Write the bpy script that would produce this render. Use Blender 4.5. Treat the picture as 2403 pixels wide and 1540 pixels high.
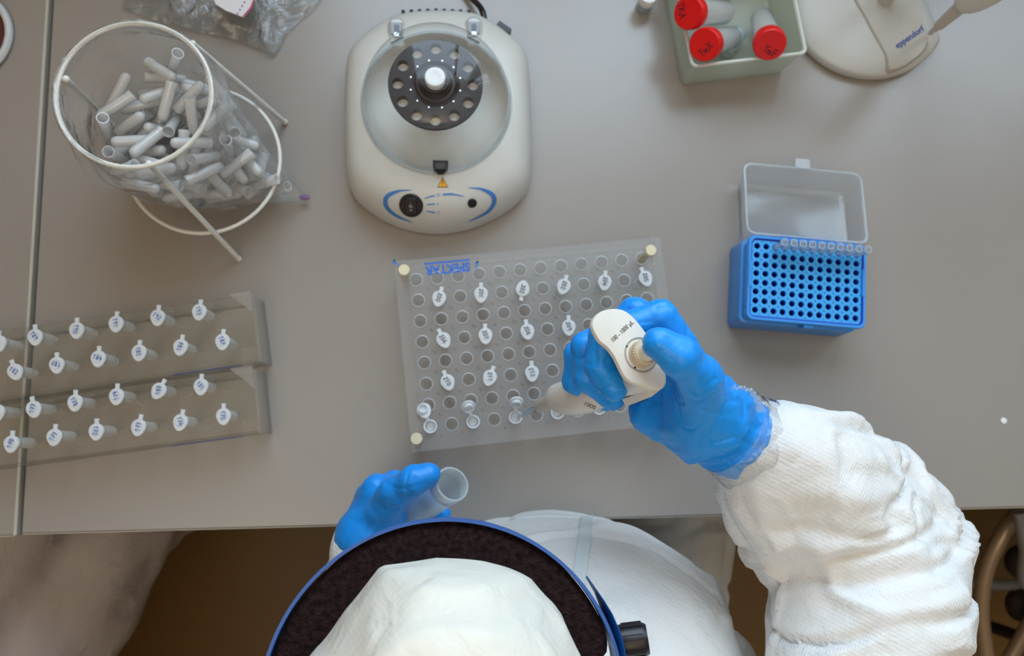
import bpy, bmesh, math, random
import numpy as np
from mathutils import Vector, Matrix
from mathutils.bvhtree import BVHTree

random.seed(7)
for o in list(bpy.data.objects): bpy.data.objects.remove(o)
S = bpy.context.scene
C = S.collection
PI = math.pi
T = 0.75            # height of the bench top above the floor
H = 0.87            # camera above the bench top
FPX = 1900.0        # focal length in pixels of the 2403 x 1540 frame
NAD = (1080.0, 1030.0)   # pixel straight below the lens

# ------------------------------------------------------------------ camera
_d = np.array([NAD[0]-1201.5, -(NAD[1]-770.0), -FPX]); _d /= np.linalg.norm(_d)
_Z = -_d; _Y = np.array([0, 1.0, 0]) - _Z*_Z[1]; _Y /= np.linalg.norm(_Y); _X = np.cross(_Y, _Z)
RC = np.array([_X, _Y, _Z])
camd = bpy.data.cameras.new('camera'); cam = bpy.data.objects.new('camera', camd); C.objects.link(cam)
camd.sensor_width = 36.0; camd.lens = FPX/2403*36.0; camd.clip_start = 0.02; camd.clip_end = 50
m4 = Matrix(RC.tolist()).to_4x4(); m4.translation = (0, 0, T+H); cam.matrix_world = m4
camd.dof.use_dof = True; camd.dof.focus_distance = 0.60; camd.dof.aperture_fstop = 7.0
S.camera = cam
def ray(px, py):
    v = RC @ np.array([px-1201.5, -(py-770.0), -FPX]); return v/np.linalg.norm(v)
def W(px, py, h):
    v = ray(px, py); p = np.array([0, 0, T+H]) + v*((h-H)/v[2]); return p
def Wv(px, py, h): return Vector(W(px, py, h).tolist())

# ------------------------------------------------------------------ world, lights, exposure
wd = bpy.data.worlds.new('sky'); S.world = wd; wd.use_nodes = True
wd.node_tree.nodes['Background'].inputs[0].default_value = (0.62, 0.78, 1.0, 1)
wd.node_tree.nodes['Background'].inputs[1].default_value = 1.2
S.view_settings.view_transform = 'Standard'; S.view_settings.look = 'None'
S.view_settings.gamma = 1.0; S.view_settings.use_curve_mapping = False
S.view_settings.exposure = -0.14
S.cycles.transparent_max_bounces = 40
S.cycles.max_bounces = 10; S.cycles.diffuse_bounces = 4
S.cycles.caustics_reflective = False; S.cycles.caustics_refractive = False
S.cycles.sample_clamp_indirect = 6.0
WY = 0.96           # inner face of the window wall
WINS = [(-0.35, 0.75, 1.18, 2.72), (1.00, 1.95, 1.18, 2.72)]   # x0, x1, z0, z1
def area(name, loc, rot, sx, sy, power, col):
    l = bpy.data.lights.new(name, 'AREA'); l.shape = 'RECTANGLE'; l.size = sx; l.size_y = sy
    l.energy = power; l.color = col
    o = bpy.data.objects.new(name, l); C.objects.link(o); o.location = loc; o.rotation_euler = rot
    return o
for i, (x0, x1, z0, z1) in enumerate(WINS):
    area('window_daylight', ((x0+x1)/2, WY+0.16, (z0+z1)/2), (-PI/2, 0, 0), x1-x0, z1-z0, (33, 24)[i], (0.67, 0.85, 1.0))
area('added_fill_uplight', (-0.25, -0.95, 2.405), (PI, 0, 0), 1.3, 0.30, 38, (1.0, 0.87, 0.72))  # added fill light, bounced off the ceiling to brighten the room

# ------------------------------------------------------------------ helpers
def thing(name, label, cat, loc=(0, 0, 0), rot=None, group=None):
    o = bpy.data.objects.new(name, None); C.objects.link(o); o.empty_display_size = 0.02
    o.location = loc
    if rot is not None:
        o.rotation_mode = 'QUATERNION'; o.rotation_quaternion = rot
    o['label'] = label; o['category'] = cat
    if group: o['group'] = group
    return o
def tag(o, label, cat, group=None):
    o['label'] = label; o['category'] = cat
    if group: o['group'] = group
    return o
def rz(a): return Matrix.Rotation(a, 3, 'Z').to_quaternion()
class MB:
    def __init__(s): s.v = []; s.f = []
    def add(s, vs, fs, M=None):
        b = len(s.v)
        for p in vs:
            p = Vector(p)
            s.v.append(tuple(M @ p) if M is not None else tuple(p))
        s.f += [tuple(i+b for i in f) for f in fs]
        return s
    def loft(s, rings, cap0=True, cap1=True, M=None):
        n = len(rings[0]); vs = [p for r in rings for p in r]; fs = []
        for k in range(len(rings)-1):
            for i in range(n):
                j = (i+1) % n
                fs.append((k*n+i, k*n+j, (k+1)*n+j, (k+1)*n+i))
        if cap0: fs.append(tuple(reversed(range(n))))
        if cap1: fs.append(tuple((len(rings)-1)*n+i for i in range(n)))
        return s.add(vs, fs, M)
    def lathe(s, prof, n=24, M=None, cap0=True, cap1=True):
        rings = [[(max(r, 1e-6)*math.cos(2*PI*i/n), max(r, 1e-6)*math.sin(2*PI*i/n), z) for i in range(n)] for r, z in prof]
        return s.loft(rings, cap0, cap1, M)
    def prism(s, poly, z0, z1, bev=0.0, M=None, cap0=True, cap1=True):
        if bev <= 0:
            return s.loft([[(x, y, z0) for x, y in poly], [(x, y, z1) for x, y in poly]], cap0, cap1, M)
        q = inset(poly, bev*0.9)
        return s.loft([[(x, y, z0) for x, y in poly], [(x, y, z1-bev) for x, y in poly],
                       [((x*.35+u*.65), (y*.35+v*.65), z1-bev*.3) for (x, y), (u, v) in zip(poly, q)],
                       [(x, y, z1) for x, y in q]], cap0, cap1, M)
    def box(s, c, sz, M=None):
        x, y, z = c; a, b, d = sz[0]/2, sz[1]/2, sz[2]/2
        vs = [(x+i*a, y+j*b, z+k*d) for k in (-1, 1) for j in (-1, 1) for i in (-1, 1)]
        return s.add(vs, [(0, 2, 3, 1), (4, 5, 7, 6), (0, 1, 5, 4), (2, 6, 7, 3), (0, 4, 6, 2), (1, 3, 7, 5)], M)
    def tube(s, pts, r, n=10, closed=False, M=None):
        P = [Vector(p) for p in pts]; N = len(P)
        R = r if isinstance(r, (list, tuple)) else [r]*N
        def tan(i):
            if closed: return (P[(i+1) % N]-P[(i-1) % N]).normalized()
            return (P[min(i+1, N-1)]-P[max(i-1, 0)]).normalized()
        t = tan(0); u = t.orthogonal().normalized(); rings = []
        for i in range(N):
            t = tan(i); u = (u - t*u.dot(t)).normalized(); w = t.cross(u)
            rings.append([tuple(P[i]+(u*math.cos(2*PI*k/n)+w*math.sin(2*PI*k/n))*R[i]) for k in range(n)])
        if closed:
            # the frame may come back turned: match the last ring with the first one
            rings.append(rings[0]); return s.loft(rings, False, False, M)
        return s.loft(rings, True, True, M)
    def ball(s, c, r, n=12, M=None, sz=(1, 1, 1)):
        rings = [[(c[0]+r*sz[0]*math.sin(a)*math.cos(2*PI*k/n), c[1]+r*sz[1]*math.sin(a)*math.sin(2*PI*k/n), c[2]-r*sz[2]*math.cos(a)) for k in range(n)]
                 for a in [PI*(j+.02)/(n//2+.04) for j in range(n//2+1)]]
        return s.loft(rings, True, True, M)
    def build(s, name, mat, parent=None, smooth=True, ang=40):
        me = bpy.data.meshes.new(name); me.from_pydata(s.v, [], s.f); me.validate(); me.update()
        return meobj(name, me, mat, parent, smooth, ang)
def meobj(name, me, mat, parent=None, smooth=True, ang=40):
    if mat is not None and not me.materials: me.materials.append(mat)
    if smooth:
        me.polygons.foreach_set('use_smooth', [True]*len(me.polygons))
        if ang < 180: me.set_sharp_from_angle(angle=math.radians(ang))
    o = bpy.data.objects.new(name, me); C.objects.link(o)
    if parent is not None: o.parent = parent
    return o
def share(name, o, parent=None, loc=None, rot=None):
    c = o.copy(); c.name = name; C.objects.link(c); c.parent = parent
    if loc is not None: c.location = loc
    if rot is not None: c.rotation_mode = 'QUATERNION'; c.rotation_quaternion = rot
    return c
def struct(o):
    o['kind'] = 'structure'; return o
def inset(poly, d):
    n = len(poly); out = []
    A = sum(poly[i][0]*poly[(i+1) % n][1]-poly[(i+1) % n][0]*poly[i][1] for i in range(n))
    sg = 1 if A > 0 else -1
    for i in range(n):
        p0 = Vector(poly[i-1]); p1 = Vector(poly[i]); p2 = Vector(poly[(i+1) % n])
        a = (p1-p0); b = (p2-p1)
        a = a.normalized() if a.length > 1e-9 else b.normalized(); b = b.normalized() if b.length > 1e-9 else a
        na = Vector((-a.y, a.x)); nb = Vector((-b.y, b.x)); m = (na+nb)
        m = m.normalized() if m.length > 1e-6 else na
        k = d/max(0.4, m.dot(na)); q = p1+m*k*sg; out.append((q.x, q.y))
    return out
def rrect(w, d, r, n=5, cx=0, cy=0):
    out = []
    for sx, sy, a0 in ((1, 1, 0), (-1, 1, PI/2), (-1, -1, PI), (1, -1, 1.5*PI)):
        for i in range(n+1):
            a = a0+PI/2*i/n; out.append((cx+sx*(w/2-r)+r*math.cos(a), cy+sy*(d/2-r)+r*math.sin(a)))
    return out
def circ(r, n=24, cx=0, cy=0): return [(cx+r*math.cos(2*PI*i/n), cy+r*math.sin(2*PI*i/n)) for i in range(n)]
def smooth_curve(pts, k=6, closed=False):
    P = [Vector(p) for p in pts]; n = len(P); out = []
    for i in range(n if closed else n-1):
        if closed: a, b, c, d = P[i-1], P[i], P[(i+1) % n], P[(i+2) % n]
        else: a, b, c, d = P[max(i-1, 0)], P[i], P[i+1], P[min(i+2, n-1)]
        for j in range(k):
            t = j/k; out.append(0.5*((2*b)+(c-a)*t+(2*a-5*b+4*c-d)*t*t+(3*b-a-3*c+d)*t**3))
    if not closed: out.append(P[-1])
    return out
def text_mesh(s, size, bold=0.0):
    cu = bpy.data.curves.new('lettering', 'FONT'); cu.body = s; cu.size = size; cu.align_x = 'CENTER'; cu.align_y = 'CENTER'
    cu.offset = bold; cu.resolution_u = 3
    o = bpy.data.objects.new('lettering', cu); C.objects.link(o)
    me = bpy.data.meshes.new_from_object(o.evaluated_get(bpy.context.evaluated_depsgraph_get()))
    bpy.data.objects.remove(o); bpy.data.curves.remove(cu)
    return me
def text_geo(s, size, bold=0.0):
    me = text_mesh(s, size, bold)
    v = [tuple(x.co) for x in me.vertices]; f = [tuple(p.vertices) for p in me.polygons]
    bpy.data.meshes.remove(me); return v, f
DIG = {'0': [[(.3, 1), (.08, .75), (.05, .35), (.25, 0), (.5, .2), (.55, .65), (.3, 1)]], '1': [[(.05, .7), (.35, 1), (.3, 0)]],
 '2': [[(.05, .8), (.3, 1), (.52, .75), (.3, .4), (.02, .02), (.58, .06)]], '3': [[(.05, .92), (.4, 1), (.45, .7), (.2, .52), (.5, .35), (.35, .02), (.02, .1)]],
 '4': [[(.3, 1), (.02, .4), (.58, .45)], [(.45, .75), (.4, 0)]], '5': [[(.55, 1), (.12, .95), (.1, .58), (.42, .55), (.5, .2), (.25, 0), (.02, .1)]],
 '6': [[(.45, 1), (.15, .6), (.05, .2), (.3, 0), (.52, .25), (.3, .45), (.08, .3)]], '7': [[(.02, .92), (.56, 1), (.2, 0)], [(.1, .48), (.5, .52)]],
 '8': [[(.3, .52), (.08, .78), (.3, 1), (.5, .8), (.1, .25), (.3, 0), (.52, .22), (.3, .52)]], '9': [[(.5, .75), (.25, .55), (.08, .78), (.3, 1), (.5, .75), (.4, 0)]],
 'T': [[(0, 1), (.6, 1)], [(.3, 1), (.3, 0)]], 'K': [[(.05, 1), (.05, 0)], [(.55, 1), (.05, .5), (.6, 0)]], 'A': [[(0, 0), (.3, 1), (.6, 0)], [(.12, .4), (.48, .4)]],
 'X': [[(0, 1), (.6, 0)], [(.6, 1), (0, 0)]], 'm': [[(0, 0), (.03, .55), (.2, .5), (.25, 0)], [(.25, .45), (.45, .55), (.5, 0)]], 'F': [[(.55, 1), (.05, 1), (.05, 0)], [(.05, .5), (.45, .5)]],
 'L': [[(.1, 1), (.05, 0), (.5, 0)]], '.': [[(.25, .05), (.32, .05)]], 'r': [[(.1, .6), (.1, 0)], [(.1, .4), (.4, .6)]], 'n': [[(.05, .55), (.05, 0)], [(.05, .4), (.35, .5), (.4, 0)]]}
def strokes(s, size, th=0.13, seed=0):
    rnd = random.Random(seed*91+len(s)); vs = []; fs = []; x0 = -0.36*len(s)
    for ch in s:
        for st in DIG.get(ch, []):
            P = [Vector(((x0+x+rnd.uniform(-.03, .03))*size, (y-.5+rnd.uniform(-.04, .04))*size, 0)) for x, y in st]
            for a, b in zip(P, P[1:]):
                d = (b-a); d = d.normalized() if d.length else Vector((1, 0, 0))
                nn = Vector((-d.y, d.x, 0))*th*size/2; e = d*th*size*.35; k = len(vs)
                vs += [tuple(a-e-nn), tuple(b+e-nn), tuple(b+e+nn), tuple(a-e+nn)]; fs.append((k, k+1, k+2, k+3))
        x0 += 0.74
    return vs, fs

# ---- numpy noise and implicit surfaces (for cloth, gloves and the body)
_rs = np.random.RandomState(11); _perm = _rs.permutation(256); _perm = np.concatenate([_perm]*3); _val = _rs.rand(256)*2-1
def vnoise(P):
    P = np.asarray(P, float); i = np.floor(P).astype(int); f = P-i; f = f*f*f*(f*(f*6-15)+10)
    def hh(a, b, c): return _val[_perm[_perm[_perm[(i[:, 0]+a) & 255]+((i[:, 1]+b) & 255)]+((i[:, 2]+c) & 255)]]
    x, y, z = f[:, 0], f[:, 1], f[:, 2]
    def lx(b, c): return hh(0, b, c)*(1-x)+hh(1, b, c)*x
    return (lx(0, 0)*(1-y)+lx(1, 0)*y)*(1-z)+(lx(0, 1)*(1-y)+lx(1, 1)*y)*z
def ridge(P): return 1-np.abs(vnoise(P))*2
def rcone(P, a, b, ra, rb):
    a = np.asarray(a); b = np.asarray(b); ba = b-a; t = np.clip((P-a)@ba/max(ba@ba, 1e-9), 0, 1)
    return np.linalg.norm(P-a-t[:, None]*ba, axis=1)-(ra+(rb-ra)*t)
def ell(P, c, r, R=None):
    q = P-np.asarray(c)
    if R is not None: q = q@R
    r = np.asarray(r); k0 = np.linalg.norm(q/r, axis=1); k1 = np.linalg.norm(q/(r*r), axis=1)
    return k0*(k0-1)/np.maximum(k1, 1e-9)
def smin(a, b, k):
    h = np.clip(.5+.5*(b-a)/k, 0, 1); return b*(1-h)+a*h-k*h*(1-h)
def chain(P, pts, rs, k=0.004):
    d = None
    for i in range(len(pts)-1):
        e = rcone(P, pts[i], pts[i+1], rs[i], rs[i+1]); d = e if d is None else smin(d, e, k)
    return d
def surface(fn, lo, hi, vox, blk=16):
    """naive surface nets of the implicit function fn, evaluated only near the surface"""
    lo = np.asarray(lo, float); n = (np.ceil((np.asarray(hi)-lo)/vox/blk).astype(int))*blk+1
    G = np.ones(n, np.float32)
    nb = (n-1)//blk; hb = blk*vox/2*1.75+vox*2
    bc = np.stack(np.meshgrid(*[np.arange(k) for k in nb], indexing='ij'), -1).reshape(-1, 3)
    dc = fn(lo+(bc+.5)*blk*vox)
    loc = np.stack(np.meshgrid(*[np.arange(blk+1)]*3, indexing='ij'), -1).reshape(-1, 3)
    for b, d in zip(bc, dc):
        s = tuple(slice(k*blk, k*blk+blk+1) for k in b)
        if abs(d) > hb*1.6:
            if d < 0: G[s] = np.where(G[s] == 1, -1, G[s])
            continue
        G[s] = fn(lo+(loc+b*blk)*vox).reshape(blk+1, blk+1, blk+1)
    neg = G < 0
    cnt = np.zeros(n-1, np.int8)
    for a in (0, 1):
        for b in (0, 1):
            for c in (0, 1): cnt += neg[a:n[0]-1+a, b:n[1]-1+b, c:n[2]-1+c]
    act = np.argwhere((cnt > 0) & (cnt < 8)); idx = -np.ones(n-1, np.int64); idx[tuple(act.T)] = np.arange(len(act))
    acc = np.zeros((len(act), 3)); num = np.zeros(len(act))
    cor = [(a, b, c) for a in (0, 1) for b in (0, 1) for c in (0, 1)]
    for p in cor:
        for ax in range(3):
            if p[ax]: continue
            q = list(p); q[ax] = 1
            A = G[tuple((act+np.array(p)).T)]; B = G[tuple((act+np.array(q)).T)]
            m = (A < 0) != (B < 0); t = np.where(m, A/np.where(m, A-B, 1), 0)
            pos = np.tile(np.array(p, float), (len(act), 1)); pos[:, ax] += t
            acc += np.where(m[:, None], pos, 0); num += m
    V = lo+(act+acc/num[:, None])*vox
    F = []
    for ax in range(3):
        u, w = [(1, 2), (2, 0), (0, 1)][ax]
        sl0 = [slice(None)]*3; sl1 = [slice(None)]*3; sl0[ax] = slice(0, n[ax]-1); sl1[ax] = slice(1, n[ax])
        a = neg[tuple(sl0)]; b = neg[tuple(sl1)]; E = np.argwhere(a != b)
        E = E[(E[:, u] > 0) & (E[:, w] > 0) & (E[:, u] < n[u]-1) & (E[:, w] < n[w]-1)]
        fl = a[tuple(E.T)]
        du = np.zeros(3, int); du[u] = 1; dw = np.zeros(3, int); dw[w] = 1
        q = np.stack([idx[tuple((E-du-dw).T)], idx[tuple((E-dw).T)], idx[tuple(E.T)], idx[tuple((E-du).T)]], 1)
        q[~fl] = q[~fl][:, ::-1]; F.append(q)
    F = np.concatenate(F); F = F[(F >= 0).all(1)]
    return V, F
def vnormals(V, F):
    nn = np.zeros_like(V); fn_ = np.cross(V[F[:, 2]]-V[F[:, 0]], V[F[:, 3]]-V[F[:, 1]])
    for k in range(4): np.add.at(nn, F[:, k], fn_)
    return nn/np.maximum(np.linalg.norm(nn, axis=1), 1e-12)[:, None]
def np_obj(name, V, F, mat, parent=None, org=None):
    if org is not None: V = V-np.asarray(org)
    me = bpy.data.meshes.new(name); me.from_pydata(V.tolist(), [], F.tolist()); me.update()
    return meobj(name, me, mat, parent, True, 180)
def bvh_of(o, loc=(0, 0, 0)):
    M = o.matrix_basis if o.parent is None else o.parent.matrix_basis @ o.matrix_basis
    vs = [M @ v.co for v in o.data.vertices]
    return BVHTree.FromPolygons(vs, [tuple(p.vertices) for p in o.data.polygons])
def hit(bv, px, py, off=0.0):
    d = Vector(ray(px, py).tolist()); r = bv.ray_cast(Vector((0, 0, T+H)), d)
    if r[0] is None: return None, None
    n = r[1] if r[1].dot(d) < 0 else -r[1]
    return r[0]+n*off, n

# ------------------------------------------------------------------ materials
def nodes(name):
    m = bpy.data.materials.new(name); m.use_nodes = True; nt = m.node_tree; nt.nodes.clear()
    out = nt.nodes.new('ShaderNodeOutputMaterial'); return m, nt, out
def _bump(nt, scale, strength, dist, detail=3, kind='noise', vec=None):
    tc = nt.nodes.new('ShaderNodeTexCoord')
    if kind == 'noise':
        t = nt.nodes.new('ShaderNodeTexNoise'); t.inputs['Scale'].default_value = scale; t.inputs['Detail'].default_value = detail; o = t.outputs['Fac']
    else:
        t = nt.nodes.new('ShaderNodeTexVoronoi'); t.inputs['Scale'].default_value = scale; o = t.outputs['Distance']
    nt.links.new(tc.outputs['Object'], t.inputs['Vector'])
    b = nt.nodes.new('ShaderNodeBump'); b.inputs['Strength'].default_value = strength; b.inputs['Distance'].default_value = dist
    nt.links.new(o, b.inputs['Height']); return b
def col4(c): return (c[0], c[1], c[2], 1)
def pbr(name, col, rough=0.5, metal=0.0, bump=None, var=None, spec=0.5, coat=0.0, tl=0.0, alpha=1.0):
    m, nt, out = nodes(name); p = nt.nodes.new('ShaderNodeBsdfPrincipled')
    p.inputs['Base Color'].default_value = col4(col); p.inputs['Roughness'].default_value = rough; p.inputs['Metallic'].default_value = metal
    p.inputs['Specular IOR Level'].default_value = spec; p.inputs['Coat Weight'].default_value = coat
    if var:
        tc = nt.nodes.new('ShaderNodeTexCoord'); t = nt.nodes.new('ShaderNodeTexNoise'); t.inputs['Scale'].default_value = var[0]; t.inputs['Detail'].default_value = 5
        r = nt.nodes.new('ShaderNodeMix'); r.data_type = 'RGBA'
        r.inputs['A'].default_value = col4(col); r.inputs['B'].default_value = col4(var[1])
        mr = nt.nodes.new('ShaderNodeMapRange'); mr.inputs['From Min'].default_value = .35; mr.inputs['From Max'].default_value = .65
        nt.links.new(tc.outputs['Object'], t.inputs['Vector']); nt.links.new(t.outputs['Fac'], mr.inputs['Value']); nt.links.new(mr.outputs[0], r.inputs['Factor'])
        nt.links.new(r.outputs['Result'], p.inputs['Base Color'])
    if bump:
        b = _bump(nt, *bump); nt.links.new(b.outputs[0], p.inputs['Normal'])
    sh = p.outputs[0]
    if tl > 0:
        tr = nt.nodes.new('ShaderNodeBsdfTranslucent'); tr.inputs[0].default_value = col4(col); mx = nt.nodes.new('ShaderNodeMixShader'); mx.inputs[0].default_value = tl
        nt.links.new(sh, mx.inputs[1]); nt.links.new(tr.outputs[0], mx.inputs[2]); sh = mx.outputs[0]
    if alpha < 1:
        tp = nt.nodes.new('ShaderNodeBsdfTransparent'); mx = nt.nodes.new('ShaderNodeMixShader'); mx.inputs[0].default_value = alpha
        nt.links.new(tp.outputs[0], mx.inputs[1]); nt.links.new(sh, mx.inputs[2]); sh = mx.outputs[0]
    nt.links.new(sh, out.inputs[0]); return m
def clear(name, tint=(.96, .97, .97), milk=0.05, rough=0.08, gloss=1.0, bump=None, milkcol=(.85, .87, .88)):
    """see-through plastic: transparent, a share of milky scatter, and a Fresnel gloss on top"""
    m, nt, out = nodes(name)
    tp = nt.nodes.new('ShaderNodeBsdfTransparent'); tp.inputs[0].default_value = col4(tint)
    df = nt.nodes.new('ShaderNodeBsdfDiffuse'); df.inputs[0].default_value = col4(milkcol)
    tr = nt.nodes.new('ShaderNodeBsdfTranslucent'); tr.inputs[0].default_value = col4(milkcol)
    md = nt.nodes.new('ShaderNodeMixShader'); md.inputs[0].default_value = .45; nt.links.new(df.outputs[0], md.inputs[1]); nt.links.new(tr.outputs[0], md.inputs[2])
    m1 = nt.nodes.new('ShaderNodeMixShader'); m1.inputs[0].default_value = milk; nt.links.new(tp.outputs[0], m1.inputs[1]); nt.links.new(md.outputs[0], m1.inputs[2])
    gl = nt.nodes.new('ShaderNodeBsdfGlossy'); gl.inputs['Roughness'].default_value = rough
    fr = nt.nodes.new('ShaderNodeFresnel'); ge = nt.nodes.new('ShaderNodeNewGeometry'); ir = nt.nodes.new('ShaderNodeMapRange')
    ir.inputs['To Min'].default_value = 1.45; ir.inputs['To Max'].default_value = 1/1.45      # a thin sheet reflects alike from both sides
    nt.links.new(ge.outputs['Backfacing'], ir.inputs['Value']); nt.links.new(ir.outputs[0], fr.inputs['IOR'])
    mu = nt.nodes.new('ShaderNodeMath'); mu.operation = 'MULTIPLY'; mu.inputs[1].default_value = gloss; mu.use_clamp = True
    nt.links.new(fr.outputs[0], mu.inputs[0])
    m2 = nt.nodes.new('ShaderNodeMixShader'); nt.links.new(mu.outputs[0], m2.inputs[0]); nt.links.new(m1.outputs[0], m2.inputs[1]); nt.links.new(gl.outputs[0], m2.inputs[2])
    if bump:
        b = _bump(nt, *bump)
        for nd in (gl, fr, df): nt.links.new(b.outputs[0], nd.inputs['Normal'])
    nt.links.new(m2.outputs[0], out.inputs[0]); return m
def fabric(name, col, pitch=1150.0, strength=0.30, tl=0.12):
    """non-woven overall cloth: rows of tiny embossed dots and soft creasing"""
    m, nt, out = nodes(name); p = nt.nodes.new('ShaderNodeBsdfPrincipled'); p.inputs['Base Color'].default_value = col4(col); p.inputs['Roughness'].default_value = .55
    p.inputs['Specular IOR Level'].default_value = .35
    tc = nt.nodes.new('ShaderNodeTexCoord'); mp = nt.nodes.new('ShaderNodeMapping'); mp.inputs['Rotation'].default_value = (.2, .3, .55)
    nt.links.new(tc.outputs['Object'], mp.inputs[0])
    w1 = nt.nodes.new('ShaderNodeTexWave'); w1.inputs['Scale'].default_value = pitch/6.28*.9; w1.bands_direction = 'X'
    w2 = nt.nodes.new('ShaderNodeTexWave'); w2.inputs['Scale'].default_value = pitch/6.28*.55; w2.bands_direction = 'Y'
    for w in (w1, w2): nt.links.new(mp.outputs[0], w.inputs['Vector'])
    mu = nt.nodes.new('ShaderNodeMath'); mu.operation = 'MULTIPLY'; nt.links.new(w1.outputs['Fac'], mu.inputs[0]); nt.links.new(w2.outputs['Fac'], mu.inputs[1])
    ns = nt.nodes.new('ShaderNodeTexNoise'); ns.inputs['Scale'].default_value = 38; ns.inputs['Detail'].default_value = 6; ns.inputs['Distortion'].default_value = .6; nt.links.new(tc.outputs['Object'], ns.inputs['Vector'])
    b1 = nt.nodes.new('ShaderNodeBump'); b1.inputs['Strength'].default_value = strength; b1.inputs['Distance'].default_value = .0007; nt.links.new(mu.outputs[0], b1.inputs['Height'])
    b2 = nt.nodes.new('ShaderNodeBump'); b2.inputs['Strength'].default_value = .35; b2.inputs['Distance'].default_value = .010
    nt.links.new(ns.outputs['Fac'], b2.inputs['Height']); nt.links.new(b1.outputs[0], b2.inputs['Normal']); nt.links.new(b2.outputs[0], p.inputs['Normal'])
    tr = nt.nodes.new('ShaderNodeBsdfTranslucent'); tr.inputs[0].default_value = col4(col); mx = nt.nodes.new('ShaderNodeMixShader'); mx.inputs[0].default_value = tl
    nt.links.new(p.outputs[0], mx.inputs[1]); nt.links.new(tr.outputs[0], mx.inputs[2]); nt.links.new(mx.outputs[0], out.inputs[0]); return m

M_bench = pbr('bench_laminate', (.335, .296, .264), .27, bump=(900, .05, .0004), var=(5, (.318, .281, .25)), spec=.85)
M_edge = pbr('bench_edge_strip', (.52, .50, .44), .5)
M_dark = pbr('dark_gap', (.03, .03, .03), .7)
M_steel = pbr('painted_steel', (.30, .30, .31), .4, .3)
M_floor = pbr('floor_linoleum', (.20, .105, .022), .45, var=(3, (.175, .09, .018)))
M_wall = pbr('wall_paint', (.60, .50, .37), .8, bump=(200, .1, .002))
M_ceil = pbr('ceiling_paint', (.74, .68, .58), .9, bump=(150, .1, .002))
M_wframe = pbr('window_frame', (.8, .8, .8), .4)
M_pane = clear('window_glass', (.98, .99, 1), 0.0, .02)
M_white = pbr('white_coated_wire', (.80, .78, .72), .35)
M_case = pbr('centrifuge_case', (.66, .65, .61), .38, var=(60, (.64, .63, .59)))
M_casepanel = pbr('centrifuge_panel', (.62, .58, .52), .45)
M_bowl = pbr('centrifuge_bowl', (.60, .60, .58), .4)
M_dome = clear('dome_plastic', (.97, .98, .985), .010, .02, .95)
M_rotor = pbr('rotor_plastic', (.022, .009, .006), .34, spec=.3)
M_knobwhite = pbr('white_plastic', (.86, .85, .83), .3)
M_black = pbr('black_plastic', (.012, .008, .009), .35)
M_blueprint = pbr('blue_print', (.06, .22, .58), .5)
M_yellow = pbr('warning_yellow', (.85, .42, .01), .5)
M_grey = pbr('grey_plastic', (.25, .23, .23), .3)
M_chrome = pbr('metal_pin', (.55, .55, .55), .25, 1.0)
M_frost = clear('frosted_acrylic', (.97, .97, .97), .12, .32, .8, milkcol=(.80, .80, .80))
M_frost2 = clear('lower_plate_acrylic', (.985, .985, .985), .05, .3, .6, milkcol=(.80, .80, .80))
M_rimhighlight = clear('rim_highlight', (.97, .97, .98), .72, .2, 1.2, milkcol=(.92, .95, .97))  # whiter, milkier colour stands for the highlights on the hole edges
M_acryl = clear('clear_acrylic', (.988, .982, .965), .035, .12, .6, milkcol=(.7, .66, .55))
M_acrylrim = clear('acrylic_edge', (.95, .94, .92), .26, .12, 1.2, milkcol=(.75, .71, .66))
M_cream = pbr('cream_plastic', (.80, .70, .47), .4)
M_pp = pbr('tube_polypropylene', (.95, .96, .965), .3, tl=.28, alpha=.90)
M_cap = pbr('tube_lid', (.90, .92, .93), .3, tl=.3, alpha=.93)
M_ppclear = clear('tube_clear', (.99, .99, .99), .68, .12, 1.4, milkcol=(.99, .99, .985))
M_inkblue = pbr('blue_ink', (.02, .14, .62), .5)
M_inkblack = pbr('black_ink', (.012, .016, .06), .5)
M_film = clear('bag_film', (.992, .992, .99), .12, .16, 2.0, bump=(48, .5, .014, 5), milkcol=(.86, .86, .84))
M_film2 = clear('crumpled_film', (.94, .95, .96), .13, .10, 2.6, bump=(45, .6, .015, 4), milkcol=(.82, .87, .9))
M_paper = pbr('paper', (.80, .78, .80), .7)
M_magenta = pbr('magenta_print', (.55, .02, .12), .6)
M_violet = pbr('violet_print', (.25, .10, .35), .6)
M_blue = pbr('blue_polypropylene', (.045, .30, .80), .33, spec=.45)
M_bluein = pbr('blue_tray', (.05, .38, .84), .4)
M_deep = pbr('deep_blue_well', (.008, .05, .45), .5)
M_lid = clear('lid_plastic', (.97, .98, .985), .15, .14, 1.2, milkcol=(.84, .89, .93))
M_tip = clear('tip_plastic', (.96, .98, .99), .60, .15, 1.2, milkcol=(.90, .94, .98))
M_box = pbr('pale_box_plastic', (.70, .75, .64), .4, tl=.35, alpha=.84)
M_boxrim = pbr('pale_box_rim', (.78, .80, .74), .35, tl=.2)
M_red = pbr('red_cap', (.78, .006, .006), .35, bump=(500, .05, .0005))
M_inkred = pbr('dark_red_ink', (.16, .006, .02), .6)
M_stand = pbr('stand_plastic', (.47, .43, .37), .45)
M_stand2 = pbr('stand_plastic_light', (.54, .52, .48), .42)
M_foot = pbr('rubber_foot', (.04, .025, .015), .8)
M_eppblue = pbr('navy_print', (.015, .06, .28), .5)
M_pip = pbr('pipette_plastic', (.74, .70, .62), .32)
M_piplow = pbr('pipette_shaft', (.62, .55, .47), .35)
M_knob = pbr('pipette_button', (.66, .55, .40), .4)
M_ink = pbr('grey_ink', (.06, .035, .025), .5)
M_window = pbr('pipette_window', (.03, .10, .42), .15)
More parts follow.
